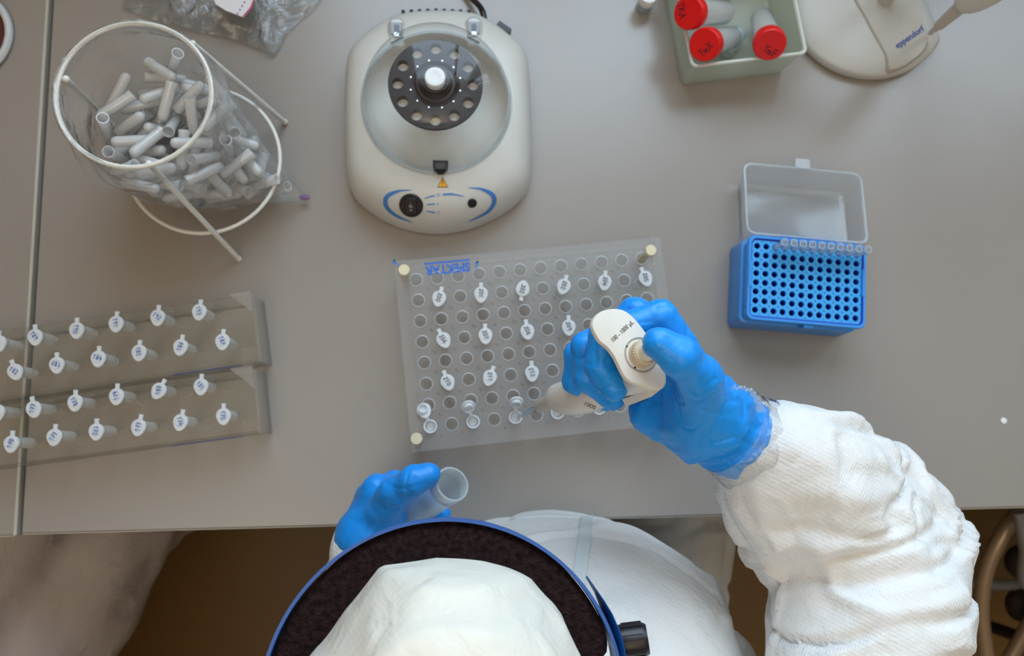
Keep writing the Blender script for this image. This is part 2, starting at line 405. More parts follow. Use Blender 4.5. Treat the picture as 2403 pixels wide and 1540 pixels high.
M_tipc = clear('pipette_tip', (.90, .94, .97), .32, .1, 1.3, milkcol=(.82, .90, .96))
M_glove = pbr('nitrile_glove', (.006, .29, .86), .38, spec=.45, bump=(130, .25, .003, 4))
M_cloth = fabric('overall_cloth', (.88, .86, .83))
M_hood = fabric('warm_lit_hood_cloth', (.92, .865, .75), strength=.12)  # warm light falling on the hood is put into this colour
M_flap = pbr('zip_flap_tape', (.68, .72, .72), .4)
M_wrap = clear('wrist_film', (.97, .97, .97), .10, .09, 2.2, bump=(60, .6, .01, 4))
M_foam = pbr('black_foam', (.008, .003, .003), .95, bump=(700, .9, .003), var=(260, (.030, .014, .014)), spec=.15)
M_band = pbr('blue_band', (.006, .09, .36), .35)
M_skin = pbr('skin', (.62, .40, .30), .5)
M_mask = pbr('mask_cloth', (.8, .84, .86), .8)
M_eye = pbr('eye', (.9, .9, .88), .2)
M_hose = pbr('chair_tube', (.42, .30, .20), .35, .3)
M_seat = pbr('chair_seat', (.02, .012, .010), .7)
M_shoe = pbr('shoe', (.05, .05, .055), .6)
M_maroon = pbr('maroon_plastic', (.10, .022, .02), .5)
M_rimgrey = pbr('pale_rim', (.62, .64, .66), .4)
M_contain = clear('container_plastic', (.96, .98, .985), .34, .14, 1.1, milkcol=(.80, .88, .90))
M_capbody = clear('capped_tube_plastic', (.98, .985, .99), .70, .14, 1.0, milkcol=(.97, .98, .98))
M_containrim = clear('container_rim', (.9, .93, .94), .72, .2, 1.0, milkcol=(.86, .90, .90))
M_lampw = pbr('fill_lamp_housing', (.85, .85, .85), .5)
M_lampe, _nt, _out = nodes('fill_lamp_diffuser'); _e = _nt.nodes.new('ShaderNodeEmission'); _e.inputs[0].default_value = (1, .86, .7, 1); _e.inputs[1].default_value = 3.0; _nt.links.new(_e.outputs[0], _out.inputs[0])  # glow of the added fill lamp

# ------------------------------------------------------------------ the room
RX0, RX1, RY0, RZ = -2.6, 2.8, -3.2, 3.0
struct(MB().box(((RX0+RX1)/2, (RY0+WY)/2, -.05), (RX1-RX0+.4, WY-RY0+.6, .1)).build('floor', M_floor, smooth=False))
struct(MB().box(((RX0+RX1)/2, (RY0+WY)/2, RZ+.05), (RX1-RX0+.4, WY-RY0+.6, .1)).build('ceiling', M_ceil, smooth=False))
struct(MB().box((RX0-.1, (RY0+WY)/2, RZ/2), (.2, WY-RY0+.4, RZ)).build('wall_left', M_wall, smooth=False))
struct(MB().box((RX1+.1, (RY0+WY)/2, RZ/2), (.2, WY-RY0+.4, RZ)).build('wall_right', M_wall, smooth=False))
struct(MB().box(((RX0+RX1)/2, RY0-.1, RZ/2), (RX1-RX0, .2, RZ)).build('wall_front', M_wall, smooth=False))
wb = MB(); z0, z1 = WINS[0][2], WINS[0][3]
def wbox(a, b, c, d): wb.box(((a+b)/2, WY+.1, (c+d)/2), (b-a, .2, d-c))
wbox(RX0, RX1, 0, z0); wbox(RX0, RX1, z1, RZ)
xs = [RX0]+[x for w in WINS for x in w[:2]]+[RX1]
for a, b in zip(xs[0::2], xs[1::2]): wbox(a, b, z0, z1)
struct(wb.build('wall_back', M_wall, smooth=False))
for i, (x0, x1, z0, z1) in enumerate(WINS):
    w = bpy.data.objects.new('window_%d' % (i+1), None); C.objects.link(w); struct(w)
    f = MB(); t = .035
    for a, b, c, d in ((x0, x1, z0, z0+t), (x0, x1, z1-t, z1), (x0, x0+t, z0, z1), (x1-t, x1, z0, z1), ((x0+x1)/2-t/2, (x0+x1)/2+t/2, z0, z1)):
        f.box(((a+b)/2, WY+.08, (c+d)/2), (b-a, .05, d-c))
    f.build('window_frame', M_wframe, w, False)
    for a, b in ((x0+t, (x0+x1)/2-t/2), ((x0+x1)/2+t/2, x1-t)):
        MB().box(((a+b)/2, WY+.08, (z0+z1)/2), (b-a, .006, z1-z0-2*t)).build('pane', M_pane, w, False)
    MB().box(((x0+x1)/2, WY-.02, z0-.015), (x1-x0+.1, .16, .03)).build('window_sill', M_wframe, w, False)
lamp = thing('added_fill_lamp', 'long white pendant lamp added to throw warm fill light up at the ceiling', 'lamp', (-0.25, -.95, 2.34))  # unseen lamp, added for soft warm fill
MB().prism(rrect(1.36, .36, .02), 0, .055).build('housing', M_lampw, lamp)
MB().prism(rrect(1.3, .3, .02), .0551, .060).build('diffuser', M_lampe, lamp)
for x in (-.5, .5): MB().tube([(x, 0, .06), (x, 0, RZ-2.34)], .004, 8).build('hanging_rod', M_steel, lamp)

# ------------------------------------------------------------------ benches
e0 = Wv(50, 1253, 0); e1 = Wv(2403, 1190, 0); s1 = Wv(146, 0, 0)
ex = (e1-e0).normalized(); ey = Vector((-ex.y, ex.x, 0))
ang_b = math.atan2(ex.y, ex.x)
def bench(name, label, org, w0, w1, dep, edge_side):
    t = thing(name, label, 'bench', (org.x, org.y, 0), rz(ang_b))
    MB().prism([(w0, 0), (w1, 0), (w1, dep), (w0, dep)], T-.028, T, bev=.0012).build('worktop', M_bench, t)
    MB().box(((w0+w1)/2, -.0006, T-.014), (w1-w0, .0012, .024)).build('edge_strip', M_edge, t, False)
    if edge_side: MB().box((w1+.0008, dep/2, T-.0146), (.0030, dep, .0285)).build('end_strip', M_edge, t, False)
    for x in (w0+.12, w1-.12):
        for y in (.22, dep-.06): MB().box((x, y, (T-.028)/2), (.045, .045, T-.028)).build('leg', M_steel, t, False)
    for y in (.22, dep-.06): MB().box(((w0+w1)/2, y, T-.058), (w1-w0-.24, .03, .06)).build('rail', M_steel, t, False)
    return t
bench('lab_bench', 'wide grey laminate bench carrying the centrifuge and the racks', e0, 0.0, 1.85, .90, False)
bench('lab_bench', 'grey laminate bench top left of the dark seam', e0+ey*(-.0015)+ex*(-.0062), -1.15, -.001, .90, True)

# ------------------------------------------------------------------ plates with holes
def holed(nx, ny, pitch, hr, mx0, mx1, my0, my1, z0, z1, n=20, chamfer=0.0):
    """plate with a grid of round holes; hole (0,0) is at the origin, rows go towards -y; margins outside the cells"""
    mb = MB(); px, py = pitch if isinstance(pitch, tuple) else (pitch, pitch)
    for i in range(nx):
        for j in range(ny):
            cx, cy = i*px, -j*py
            a = [2*PI*k/n+PI/4 for k in range(n)]
            sq = []
            for t in a:
                c, s = math.cos(t), math.sin(t); q = max(abs(c), abs(s)); sq.append((cx+c/q*px/2, cy+s/q*py/2))
            ci = [(cx+hr*math.cos(t), cy+hr*math.sin(t)) for t in a]
            co = [(cx+(hr+chamfer)*math.cos(t), cy+(hr+chamfer)*math.sin(t)) for t in a]
            r = [[(x, y, z0) for x, y in sq], [(x, y, z0) for x, y in ci], [(x, y, z1-chamfer) for x, y in ci], [(x, y, z1) for x, y in co], [(x, y, z1) for x, y in sq]]
            mb.loft(r, False, False)
    X0, X1, Y1, Y0 = -px/2, (nx-.5)*px, py/2, -(ny-.5)*py
    def b(a, c, d, e):
        if c-a > 1e-6 and e-d > 1e-6: mb.box(((a+c)/2, (d+e)/2, (z0+z1)/2), (c-a, e-d, z1-z0))
    b(X0-mx0, X0, Y0-my0, Y1+my1); b(X1, X1+mx1, Y0-my0, Y1+my1); b(X0, X1, Y0-my0, Y0); b(X0, X1, Y1, Y1+my1)
    return mb

# ------------------------------------------------------------------ small sample tubes
def teardrop(r, nose, n=28):
    out = []
    for k in range(n):
        a = -PI/2+2*PI*k/n; x, y = r*math.cos(a), r*math.sin(a)
        if y < -.35*r:
            t = (-y/r-.35)/.65; y -= nose*t**1.2; x *= 1-.05*t
        out.append((x, y))
    return out
TL = .039
def tube_body(open_top):
    mb = MB(); r = .0056
    out = [(.0010, -TL), (.0030, -TL+.0008), (.0045, -TL+.0025), (.0052, -TL+.006), (r, -.003), (r, -.0022), (.0068, -.002), (.0068, 0)]
    if open_top:
        inn = [(.0056, 0), (.0048, -.004), (.0046, -TL+.007), (.0030, -TL+.003), (.0008, -TL+.002)]
        return mb.lathe(out+inn, 20)
    return mb.lathe(out, 20)
_tb = tube_body(False).build('tube_body', M_pp); _to = tube_body(True).build('tube_body', M_pp)
mb = MB(); mb.prism(teardrop(.0072, .0026), .0002, .0024, bev=.0006)
mb.lathe([(.0050, .0024), (.0046, .0030), (.0040, .0030), (.0036, .0026)], 20, cap0=False, cap1=False)
_tc = mb.build('lid', M_cap)
_ts = MB().prism([(-.0019, .0066), (.0019, .0066), (.0021, .0118), (-.0021, .0118)], -.0004, .0012, bev=.0004).build('hinge', M_cap)
mb = MB(); mb.prism(teardrop(.0072, .0026), 0, .0016, bev=.0004)
mb.lathe([(.0049, .0016), (.0050, .0050), (.0042, .0052), (.0040, .0018)], 20, cap0=False, cap1=False); mb.lathe([(.0062, -.0001), (.0062, .0003)], 20)
_tl = mb.build('lid', M_cap)
_tq = MB().lathe([(.0044, -.012), (.0046, -.0085), (.0040, -.0080), (.0008, -.0084)], 18).build('pale_fill', pbr('pale_fill_white', (.86, .89, .91), .3))  # pale disc added to lighten the dark inside of the open tubes
protos = [_tb, _to, _tc, _ts, _tl, _tq]
def sample_tube(loc, ang, number, ink, label, group, numrot):
    t = thing('sample_tube', label, 'tube', loc, rz(ang), group)
    share('tube_body', _tb, t); share('lid', _tc, t); share('hinge', _ts, t)
    if number:
        v, f = strokes(number, .0042, .13, int(number))
        MB().add(v, f, Matrix.Translation((0, 0, .0032)) @ Matrix.Rotation(numrot-ang, 4, 'Z')).build('handwritten_number', ink, t, False)
    return t
def open_tube(loc, ang, tilt, label, group, ink=False):
    t = thing('open_sample_tube', label, 'tube', loc, rz(ang), group)
    share('tube_body', _to, t); share('hinge', _ts, t); share('pale_fill', _tq, t)
    q = Matrix.Rotation(tilt, 3, 'X').to_quaternion()
    share('lid', _tl, t, (0, .0112+.0070*math.cos(tilt), .001+.0074*math.sin(tilt)), q)
    return t

# ------------------------------------------------------------------ centre rack
RH = .046
g0 = Wv(977, 657, RH); gx = Wv(1505, 612, RH)-g0; gy = Wv(999, 1003, RH)-g0
PR = (gx.length/11+gy.length/7)/2; a_r = math.atan2(gx.y, gx.x)+.010
rk = thing('tube_rack', 'frosted see-through rack with a grid of round holes, blue stamp and cream corner posts', 'rack', (g0.x, g0.y, T), rz(a_r))
mg = (.0135, .0115, .0075, .0135)
holed(12, 8, PR, .0060, .0105, .013, .0130, .0110, RH-.004, RH, 22, .0008).build('top_plate', M_frost, rk, ang=30)
holed(12, 8, PR, .0042, .0105, .013, .0130, .0110, .016, .019, 16).build('lower_plate', M_frost2, rk, ang=30)
mb = MB()
for i in range(12):
    for j in range(8):
        mb.lathe([(.0061, RH-.004), (.0067, RH-.001), (.0069, RH+.0003), (.0062, RH+.0005), (.0059, RH-.003)], 20, Matrix.Translation((i*PR, -j*PR, 0)), False, False)
o = mb.build('hole_rims', M_rimhighlight, rk); o['kind'] = 'stuff'  # rings added as bright edge highlights
inv_r = Matrix.Rotation(-a_r, 3, 'Z')
def rk_local(px, py, h): return inv_r @ (Wv(px, py, h)-Vector((g0.x, g0.y, T)))
for px, py in ((948, 633), (1528, 587), (977, 1030), (1576, 985)):
    q = rk_local(px, py, .052)
    p = MB().lathe([(.0042, 0), (.0042, .050)], 14, Matrix.Translation((q.x, q.y, 0))).build('post', M_cream, rk)
    MB().lathe([(.0040, .0465), (.0060, .0467), (.0062, .050), (.0055, .052)], 20, Matrix.Translation((q.x, q.y, 0))).build('post_cap', M_cream, rk)
q = rk_local(1051, 630, RH); v, f = text_geo('SPEKTAR', .0135, .00045)
vx = [p[0] for p in v]; sc = .0465/(max(vx)-min(vx)); v = [(p[0]*sc, p[1]*.98, 0) for p in v]
mt = Matrix.Translation((q.x, q.y, RH+.0004)) @ Matrix.Rotation(PI, 4, 'Z')
MB().add(v, f, mt).build('stamped_name', M_inkblue, rk, False)
MB().box((0, -.0068, 0), (.047, .0018, .0001), mt).build('stamp_underline', M_inkblue, rk, False)
for px, py, a in ((930, 617, .6), (1120, 622, -.3)):
    q = rk_local(px, py, RH); v, f = strokes('1', .007, .25, 3)
    MB().add(v, f, Matrix.Translation((q.x, q.y, RH+.0004)) @ Matrix.Rotation(a, 4, 'Z')).build('ink_mark', M_blueprint, rk, False)
def rk_pos(i, j, z):
    q = Matrix.Rotation(a_r, 3, 'Z') @ Vector((i*PR, -j*PR, 0)); return (g0.x+q.x, g0.y+q.y, T+z)
cr = [(1, 1, '200', -.25), (3, 1, '201', 0), (5, 1, '202', PI-.15), (7, 1, '203', -.3), (9, 1, '204', -.12), (11, 1, '205', .35),
      (1, 3, '206', .45), (3, 3, '207', .03), (5, 3, '208', .12), (7, 3, '209', 0), (1, 5, '210', .35), (3, 5, '211', -.35), (5, 5, '212', .03)]
LFT = ['leftmost', 'second from the left', 'third from the left', 'fourth from the left', 'fifth from the left', 'rightmost']
for i, j, s, a in cr:
    sample_tube(rk_pos(i, j, RH+.0032), a, s, M_inkblack, 'tube numbered %s in black, %s closed row of the frosted rack, %s' % (s, {1: 'back', 3: 'middle', 5: 'front'}[j], LFT[i//2]), 'closed tubes in the frosted rack', -PI/2+a*.8+(.25 if j > 1 else -.1) if i != 5 or j != 1 else -PI/2-.25)
ops = [(0, .38, -.35, 'beside the lower left cream post'), (2, .32, .75, 'second from the lower left cream post'), (4, -.02, .9, 'that the pipette tip dips into'),
       (6, -.3, 1.15, 'just right of the pipette tip'), (8, -.1, 1.2, 'half hidden under the pipette label')]
for i, a, tl_, w_ in ops:
    open_tube(rk_pos(i, 7, RH+.0032), a, tl_, 'open white tube %s, frosted rack' % w_, 'open tubes in the frosted rack')

# ------------------------------------------------------------------ the two clear racks on the left
LH = .046
def clear_rack(label, tr, tl, br, holes_rows):
    """tr: right end of the back edge, tl: back edge at the picture's left, br: right end of the front edge"""
    o = Wv(*tr, LH); b = Wv(*tl, LH); f = Wv(*br, LH)
    xd = (o-b).normalized(); a = math.atan2(xd.y, xd.x); yd = Vector((-xd.y, xd.x, 0)); dep = abs((f-o).dot(yd))
    t = thing('clear_tube_rack', label, 'rack', (o.x, o.y, T), rz(a))
    inv = Matrix.Rotation(-a, 3, 'Z'); L = .40
    loc = lambda px, py, h: inv @ (Wv(px, py, h)-Vector((o.x, o.y, T)))
    mb = MB(); mb.prism([(-L, -dep), (0, -dep), (0, 0), (-L, 0)], LH-.004, LH, bev=.0006); mb.build('top_plate', M_acryl, t)
    MB().box((-L/2, -.002, LH/2-.002), (L, .003, LH-.004)).build('back_wall', M_acryl, t, False)
    MB().box((-L/2, -dep+.002, LH/2-.002), (L, .003, LH-.004)).build('front_wall', M_acryl, t, False)
    MB().box((.0016, -dep/2, LH/2), (.003, dep, LH)).build('end_wall', M_acrylrim, t, False)
    MB().box((-L-.0016, -dep/2, LH/2), (.003, dep, LH)).build('end_wall', M_acrylrim, t, False)
    MB().prism([(-.022, .004), (.001, .004), (.001, -.020)], LH+.0002, LH+.0022, bev=.0005).build('corner_gusset', M_acrylrim, t)
    MB().prism(rrect(.018, .016, .002, 3, -.006, -dep+.008), LH+.0002, LH+.0020, bev=.0005).build('corner_pad', M_acryl, t)
    MB().box((-.016-.035, -dep-.0004, LH-.0022), (.068, .0006, .0022)).build('blue_line', M_eppblue, t, False)
    mb = MB()
    for x, y in holes_rows(loc):
        mb.lathe([(.0058, LH-.0042), (.0066, LH+.0002), (.0071, LH+.0004), (.0062, LH+.0006), (.0057, LH-.003)], 20, Matrix.Translation((x, y, 0)), False, False)
    r = mb.build('hole_rims', M_acryl, t); r['kind'] = 'stuff'
    return t
def rack_tubes(items, which, group):
    ORD = ['rightmost', 'second from the right', 'third from the right', 'fourth from the right', 'fifth from the right', 'sixth from the right']
    for k, (px, py, s, a, nr) in enumerate(items):
        p = Wv(px, py, LH+.008)
        row, pos = ('back', ORD[4-k]) if k < 5 else ('front', ORD[min(10-k, 5)])
        lab = 'tube numbered %s in blue, %s row of the %s clear rack, %s' % (s, row, which, pos) if s else 'closed white tube cut by the picture edge in the %s clear rack' % which
        sample_tube((p.x, p.y, T+LH+.0032), a, s, M_inkblue, lab, group, nr)
R = math.radians
topA = [(78, 788, '189', .12, R(-55)), (176, 772, '190', .06, R(-100)), (269, 757, '191', 0, R(-85)), (367, 742, '192', -.02, R(-35)), (465, 729, '193', -.08, R(-75)),
        (30, 870, '182', .40, R(-30)), (129, 854, '183', .10, R(165)), (227, 839, '184', .02, R(-20)), (323, 825, '185', 0, R(-80)), (421, 812, '186', -.12, R(75)), (520, 799, '187', -.02, R(-70)), (-8, 803, '', .1, 0)]
botA = [(74, 958, '177', .24, R(80)), (172, 943, '178', .05, R(-60)), (270, 928, '179', 0, R(100)), (370, 915, '180', -.45, R(85)), (469, 905, '181', 0, R(-50)),
        (22, 1040, '170', 0, R(75)), (123, 1024, '171', -.02, R(60)), (222, 1011, '172', .05, R(-95)), (322, 1001, '173', -.15, R(85)), (421, 989, '174', -.15, R(-75)), (522, 975, '175', .05, R(-85)), (-12, 966, '', .1, 0)]
def mk_holes(items, extra):
    def fn(loc):
        out = [tuple(loc(px, py, LH+.008)[:2]) for px, py, *_ in items]
        for px, py in extra: out.append(tuple(loc(px, py, LH)[:2]))
        return out
    return fn
clear_rack('clear acrylic rack nearer the dark seam, tubes numbered 182 to 193', (588, 692), (0, 776), (603, 850), mk_holes(topA, [(530, 735), (430, 752), (330, 768), (232, 782), (140, 797), (478, 815), (380, 830), (285, 843), (190, 858), (92, 872), (0, 888)]))
clear_rack('clear acrylic rack nearest the bench edge, tubes numbered 170 to 181', (592, 868), (0, 945), (606, 1018), mk_holes(botA, [(538, 905), (436, 918), (336, 932), (238, 948), (140, 962), (484, 990), (386, 1004), (290, 1017), (193, 1030), (95, 1042)]))
rack_tubes(topA, 'upper', 'tubes in the upper clear rack'); rack_tubes(botA, 'lower', 'tubes in the lower clear rack')
for o in protos: bpy.data.objects.remove(o)

# ------------------------------------------------------------------ blue tip box
BH = .056
b0 = Wv(1777, 598, BH); bx = Wv(2009, 617, BH)-b0; by = Wv(1776, 728, BH)-b0
BP = (bx.length/11+by.length/6)/2; a_t = math.atan2(bx.y, bx.x)-.008
# local origin: hole of column 1 in the second row; rows towards -y; the first row is at y = +BP
tb = thing('tip_box', 'open blue pipette tip box with a see-through lid folded back', 'tip box', (b0.x, b0.y, T), rz(a_t))
cx, cy = 5.5*BP, -2.5*BP; bw, bd = 12*BP+.010, 8*BP+.012
def shell(wall, levels, floor_z):
    rings = [[(x+cx, y+cy, z) for x, y in rrect(bw+g, bd+g, .007)] for g, z in levels]
    inner = [[(x+cx, y+cy, z) for x, y in rrect(bw+g-2*wall, bd+g-2*wall, .006)] for g, z in reversed(levels) if z > floor_z]
    inner.append([(x+cx, y+cy, floor_z) for x, y in rrect(bw+levels[0][0]-2*wall, bd+levels[0][0]-2*wall, .006)])
    return MB().loft(rings+inner, True, True)
shell(.0025, [(.002, 0), (.003, .002), (.001, .034), (.001, .036), (-.004, .037), (-.003, .050), (.000, .0515), (.000, .0565), (-.001, .0575)], .004).build('box_base', M_blue, tb)
mb = holed(12, 8, BP, .0032, .002, .002, .0025, .0025, BH-.0035, BH-.0006, 18, .0004)
mb.v = [(x, y+BP, z) for x, y, z in mb.v]; mb.build('hole_tray', M_bluein, tb, ang=30)
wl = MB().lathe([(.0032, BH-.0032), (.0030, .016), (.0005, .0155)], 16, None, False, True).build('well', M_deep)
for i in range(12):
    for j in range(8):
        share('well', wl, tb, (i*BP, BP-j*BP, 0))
bpy.data.objects.remove(wl)
mb = MB()
for gz, gg in ((BH+.0002, .0),):
    q = rrect(12*BP+.0048, 8*BP+.0066, .005); q2 = rrect(12*BP+.0008, 8*BP+.0026, .004)
    mb.loft([[(x+cx, y+cy, BH-.0007) for x, y in q], [(x+cx, y+cy, BH-.0003) for x, y in q], [(x+cx, y+cy, BH-.0003) for x, y in q2], [(x+cx, y+cy, BH-.0007) for x, y in q2]], False, False)
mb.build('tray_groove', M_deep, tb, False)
for sx in (-1, 1):
    MB().prism(rrect(.0035, .030, .0012, 3, cx+sx*(bw/2-.0025), cy+.004), BH-.002, BH+.0022, bev=.0005).build('side_clip', M_blue, tb)
MB().box((cx+.004, cy-bd/2-.0012, BH-.008), (.010, .004, .012)).build('catch', M_blue, tb, False)
# the lid, hinged at the back edge and folded right over
lw, ldp, lh = bw+.002, bd-.006, .034
fold = -R(13)
Ml = Matrix.Translation((cx, cy+bd/2+.0015, BH+.001)) @ Matrix.Rotation(R(0), 4, 'Z') @ Matrix.Rotation(fold, 4, 'X')
def lrect(g, r): return rrect(lw+g, ldp+g, r, 5, 0, ldp/2+.001)
lv = [(-.010, -lh), (-.006, -lh+.002), (-.003, -lh*.5), (0, -.002), (.003, -.0018), (.003, 0)]
rings = [[(x, y, z) for x, y in lrect(g, .009)] for g, z in lv]
inn = [[(x, y, z) for x, y in lrect(g-.003, .008)] for g, z in ((0, 0), (-.003, -lh*.5), (-.007, -lh+.003), (-.012, -lh+.0015))]
lid = MB().loft(rings+inn, True, True, Ml).build('lid', M_lid, tb)
MB().tube([Ml @ Vector((x, y, 0)) for x, y in lrect(.0012, .009)], .0011, 6, True).build('lid_rim', M_tip, tb)
MB().prism(rrect(.016, .012, .002, 3, 0, ldp+.007), -.001, .002, M=Ml).build('latch_tab', M_tip, tb)
MB().box((0, 0, 0), (.060, .004, .003), Matrix.Translation((cx, cy+bd/2+.001, BH-.001))).build('hinge', M_blue, tb, False)
# tips standing in the first row
tp = MB().lathe([(.0008, -.030), (.0026, 0), (.0030, .004), (.0034, .008), (.0036, .0225), (.0039, .023), (.0039, .0245), (.0032, .0245), (.0028, .006)], 16, None, True, False).build('pipette_tip', M_tip)
rot_t = Matrix.Rotation(a_t, 3, 'Z')
for k in range(10):
    q = rot_t @ Vector(((k+2)*BP, BP, 0)); o = share('pipette_tip', tp, None, (b0.x+q.x, b0.y+q.y, T+BH))
    pos = ['leftmost', 'second from the left', 'third from the left', 'fourth from the left', 'fifth from the left', 'fifth from the right', 'fourth from the right', 'third from the right', 'second from the right', 'rightmost'][k]
    tag(o, 'clear pipette tip standing in the back row of the blue box, %s' % pos, 'pipette tip', 'tips in the blue box')
bpy.data.objects.remove(tp)

# ------------------------------------------------------------------ centrifuge
CH = .062
cc = Wv(1025, 240, CH)
cf = thing('mini_centrifuge', 'small pale grey bench centrifuge with a clear dome and brown rotor', 'centrifuge', (cc.x, cc.y, T))
base_px = [(1243, 240), (1245, 300), (1245, 360), (1243, 420), (1232, 455), (1205, 482), (1165, 508), (1110, 532), (1060, 543), (1030, 545), (995, 543), (945, 533), (895, 512), (855, 484), (830, 458), (817, 420),
           (813, 360), (812, 300), (812, 240), (814, 180), (822, 140), (850, 105), (890, 75), (930, 55), (980, 46), (1030, 44), (1080, 45), (1120, 52), (1160, 72), (1200, 102), (1232, 135), (1241, 180)]
bp = [Wv(x, y, .012)-Vector((cc.x, cc.y, T)) for x, y in base_px]
bp = smooth_curve([(p.x, p.y, 0) for p in bp], 4, True)
NB = len(bp); RD = .0775
pol = [(math.atan2(p.y, p.x), math.hypot(p.x, p.y)) for p in bp]
def ring_c(t, z, extra=0):
    return [((r*(1-t)+RD*t+extra)*math.cos(a), (r*(1-t)+RD*t+extra)*math.sin(a), z) for a, r in pol]
lev = [(0, .003, -.004), (0, .004, 0), (0, .016, 0), (.02, .024, 0), (.07, .034, 0), (.16, .043, 0), (.30, .0505, 0), (.50, .0565, 0), (.75, .0605, 0), (.93, .062, 0), (1, .062, 0)]
rings = [ring_c(t, z, e) for t, z, e in lev]
rings += [[(RD*k*math.cos(a), RD*k*math.sin(a), z) for a, r in pol] for k, z in ((.985, .0605), (.96, .052), (.90, .043), (.70, .036), (.35, .033), (.08, .033))]
body = MB().loft(rings, True, True).build('case', M_case, cf, ang=50)
for a in (.7, 2.4, 3.9, 5.5):
    MB().lathe([(.008, -.0005), (.008, .004)], 12, Matrix.Translation((.075*math.cos(a), .075*math.sin(a)-.01, 0))).build('foot', M_foot, cf)
# rotor on its post
mb = MB(); RZc = .106
mb.lathe([(.012, .033), (.011, .060), (.013, .097), (.0145, .100)], 20, None, True, True); mb.build('drive_post', M_black, cf)
n = 72; RR = .0468
def rotor():
    mb = MB(); nh = 12; hr = .0058; hc = .0372; seg = 12
    for k in range(nh):
        a0 = 2*PI*k/nh; da = 2*PI/nh
        # wedge cell around each hole
        cxh, cyh = hc*math.cos(a0), hc*math.sin(a0); per = []
        for t in np.linspace(-.5, .5, 6, endpoint=False): per.append((RR*math.cos(a0+da*t), RR*math.sin(a0+da*t)))
        for r in np.linspace(RR, .024, 4, endpoint=False): per.append((r*math.cos(a0+da*.5), r*math.sin(a0+da*.5)))
        for t in np.linspace(.5, -.5, 6, endpoint=False): per.append(((.024)*math.cos(a0+da*t), (.024)*math.sin(a0+da*t)))
        for r in np.linspace(.024, RR, 4, endpoint=False): per.append((r*math.cos(a0-da*.5), r*math.sin(a0-da*.5)))
        ci = []
        for x, y in per:
            v = Vector((x-cxh, y-cyh)).normalized()*hr; ci.append((cxh+v.x, cyh+v.y))
        mb.loft([[(x, y, RZc-.010) for x, y in ci], [(x, y, RZc) for x, y in ci], [(x, y, RZc) for x, y in per]], False, False)
        mb.loft([[(x, y, RZc-.004) for x, y in per], [(x, y, RZc-.004) for x, y in ci]], False, False)
    mb.lathe([(.024, RZc), (.0205, RZc-.0012), (.0195, RZc+.0005), (.0165, RZc+.0008), (.0150, RZc+.004), (.0135, RZc+.0042)], 40, None, False, True)
    mb.lathe([(RR*.985, RZc-.004), (RR, RZc-.003), (RR, RZc)], 48, None, False, False)
    return mb
rotor().build('rotor', M_rotor, cf, ang=30)
MB().lathe([(.016, RZc-.018), (RR*.90, RZc-.0105), (RR*.94, RZc-.009), (RR*.94, RZc-.0085), (.016, RZc-.0095)], 48, None, True, True).build('under_plate', M_knobwhite, cf)
MB().lathe([(.0135, RZc+.004), (.0140, RZc+.008), (.0135, RZc+.0095), (.0115, RZc+.0098), (.0112, RZc+.0075)], 32, None, False, False).build('collar', M_black, cf)
MB().lathe([(.0100, RZc+.004), (.0105, RZc+.0145), (.0095, RZc+.0165), (.0075, RZc+.0168), (.0045, RZc+.0160), (.0015, RZc+.0158)], 32).build('rotor_knob', M_knobwhite, cf)
for k in range(12):
    a = 2*PI*(k+.5)/12
    MB().box((.0252*math.cos(a), .0252*math.sin(a), RZc+.0002), (.0016, .0016, .0002), None).build('rotor_mark', M_chrome, cf, False)
# dome
prof = []
for k in range(19):
    a = PI/2*k/18; prof.append((RD*.985*math.cos(a)**.62 if k < 18 else .0004, CH+.002+.066*math.sin(a)**1.0))
MB().lathe([(RD+.0005, CH+.0004), (RD+.0008, CH+.003), (RD-.003, CH+.0032)]+prof, 72, None, False, True).build('dome_lid', M_dome, cf, ang=60)
MB().tube([((RD-.0005)*math.cos(2*PI*k/72), (RD-.0005)*math.sin(2*PI*k/72), CH+.002) for k in range(72)], .0015, 8, True).build('dome_rim', M_contain, cf)
# hinges at the back
for px, py in ((931, 66), (1112, 64)):
    q = Wv(px, py, .062)-Vector((cc.x, cc.y, T)); Mh = Matrix.Translation((q.x, q.y, 0))
    h = MB().prism(rrect(.019, .034, .007, 4, 0, -.005), .036, .062, bev=.003, M=Mh).build('hinge_bracket', M_case, cf)
    MB().prism(rrect(.0145, .021, .0055, 4, 0, 0), .0612, .066, bev=.002, M=Mh).build('hinge_cover', M_dome, h)
    MB().prism(rrect(.0125, .014, .001, 2, 0, -.001), .0617, .0630, M=Mh).build('hinge_slot', M_grey, h)
    MB().prism(rrect(.0055, .007, .001, 2, 0, -.0005), .0630, .0638, M=Mh).build('hinge_pin', M_black, h)
    MB().prism(rrect(.005, .004, .001, 2, 0, -.008), .0630, .0640, M=Mh).build('hinge_stop', M_chrome, h)
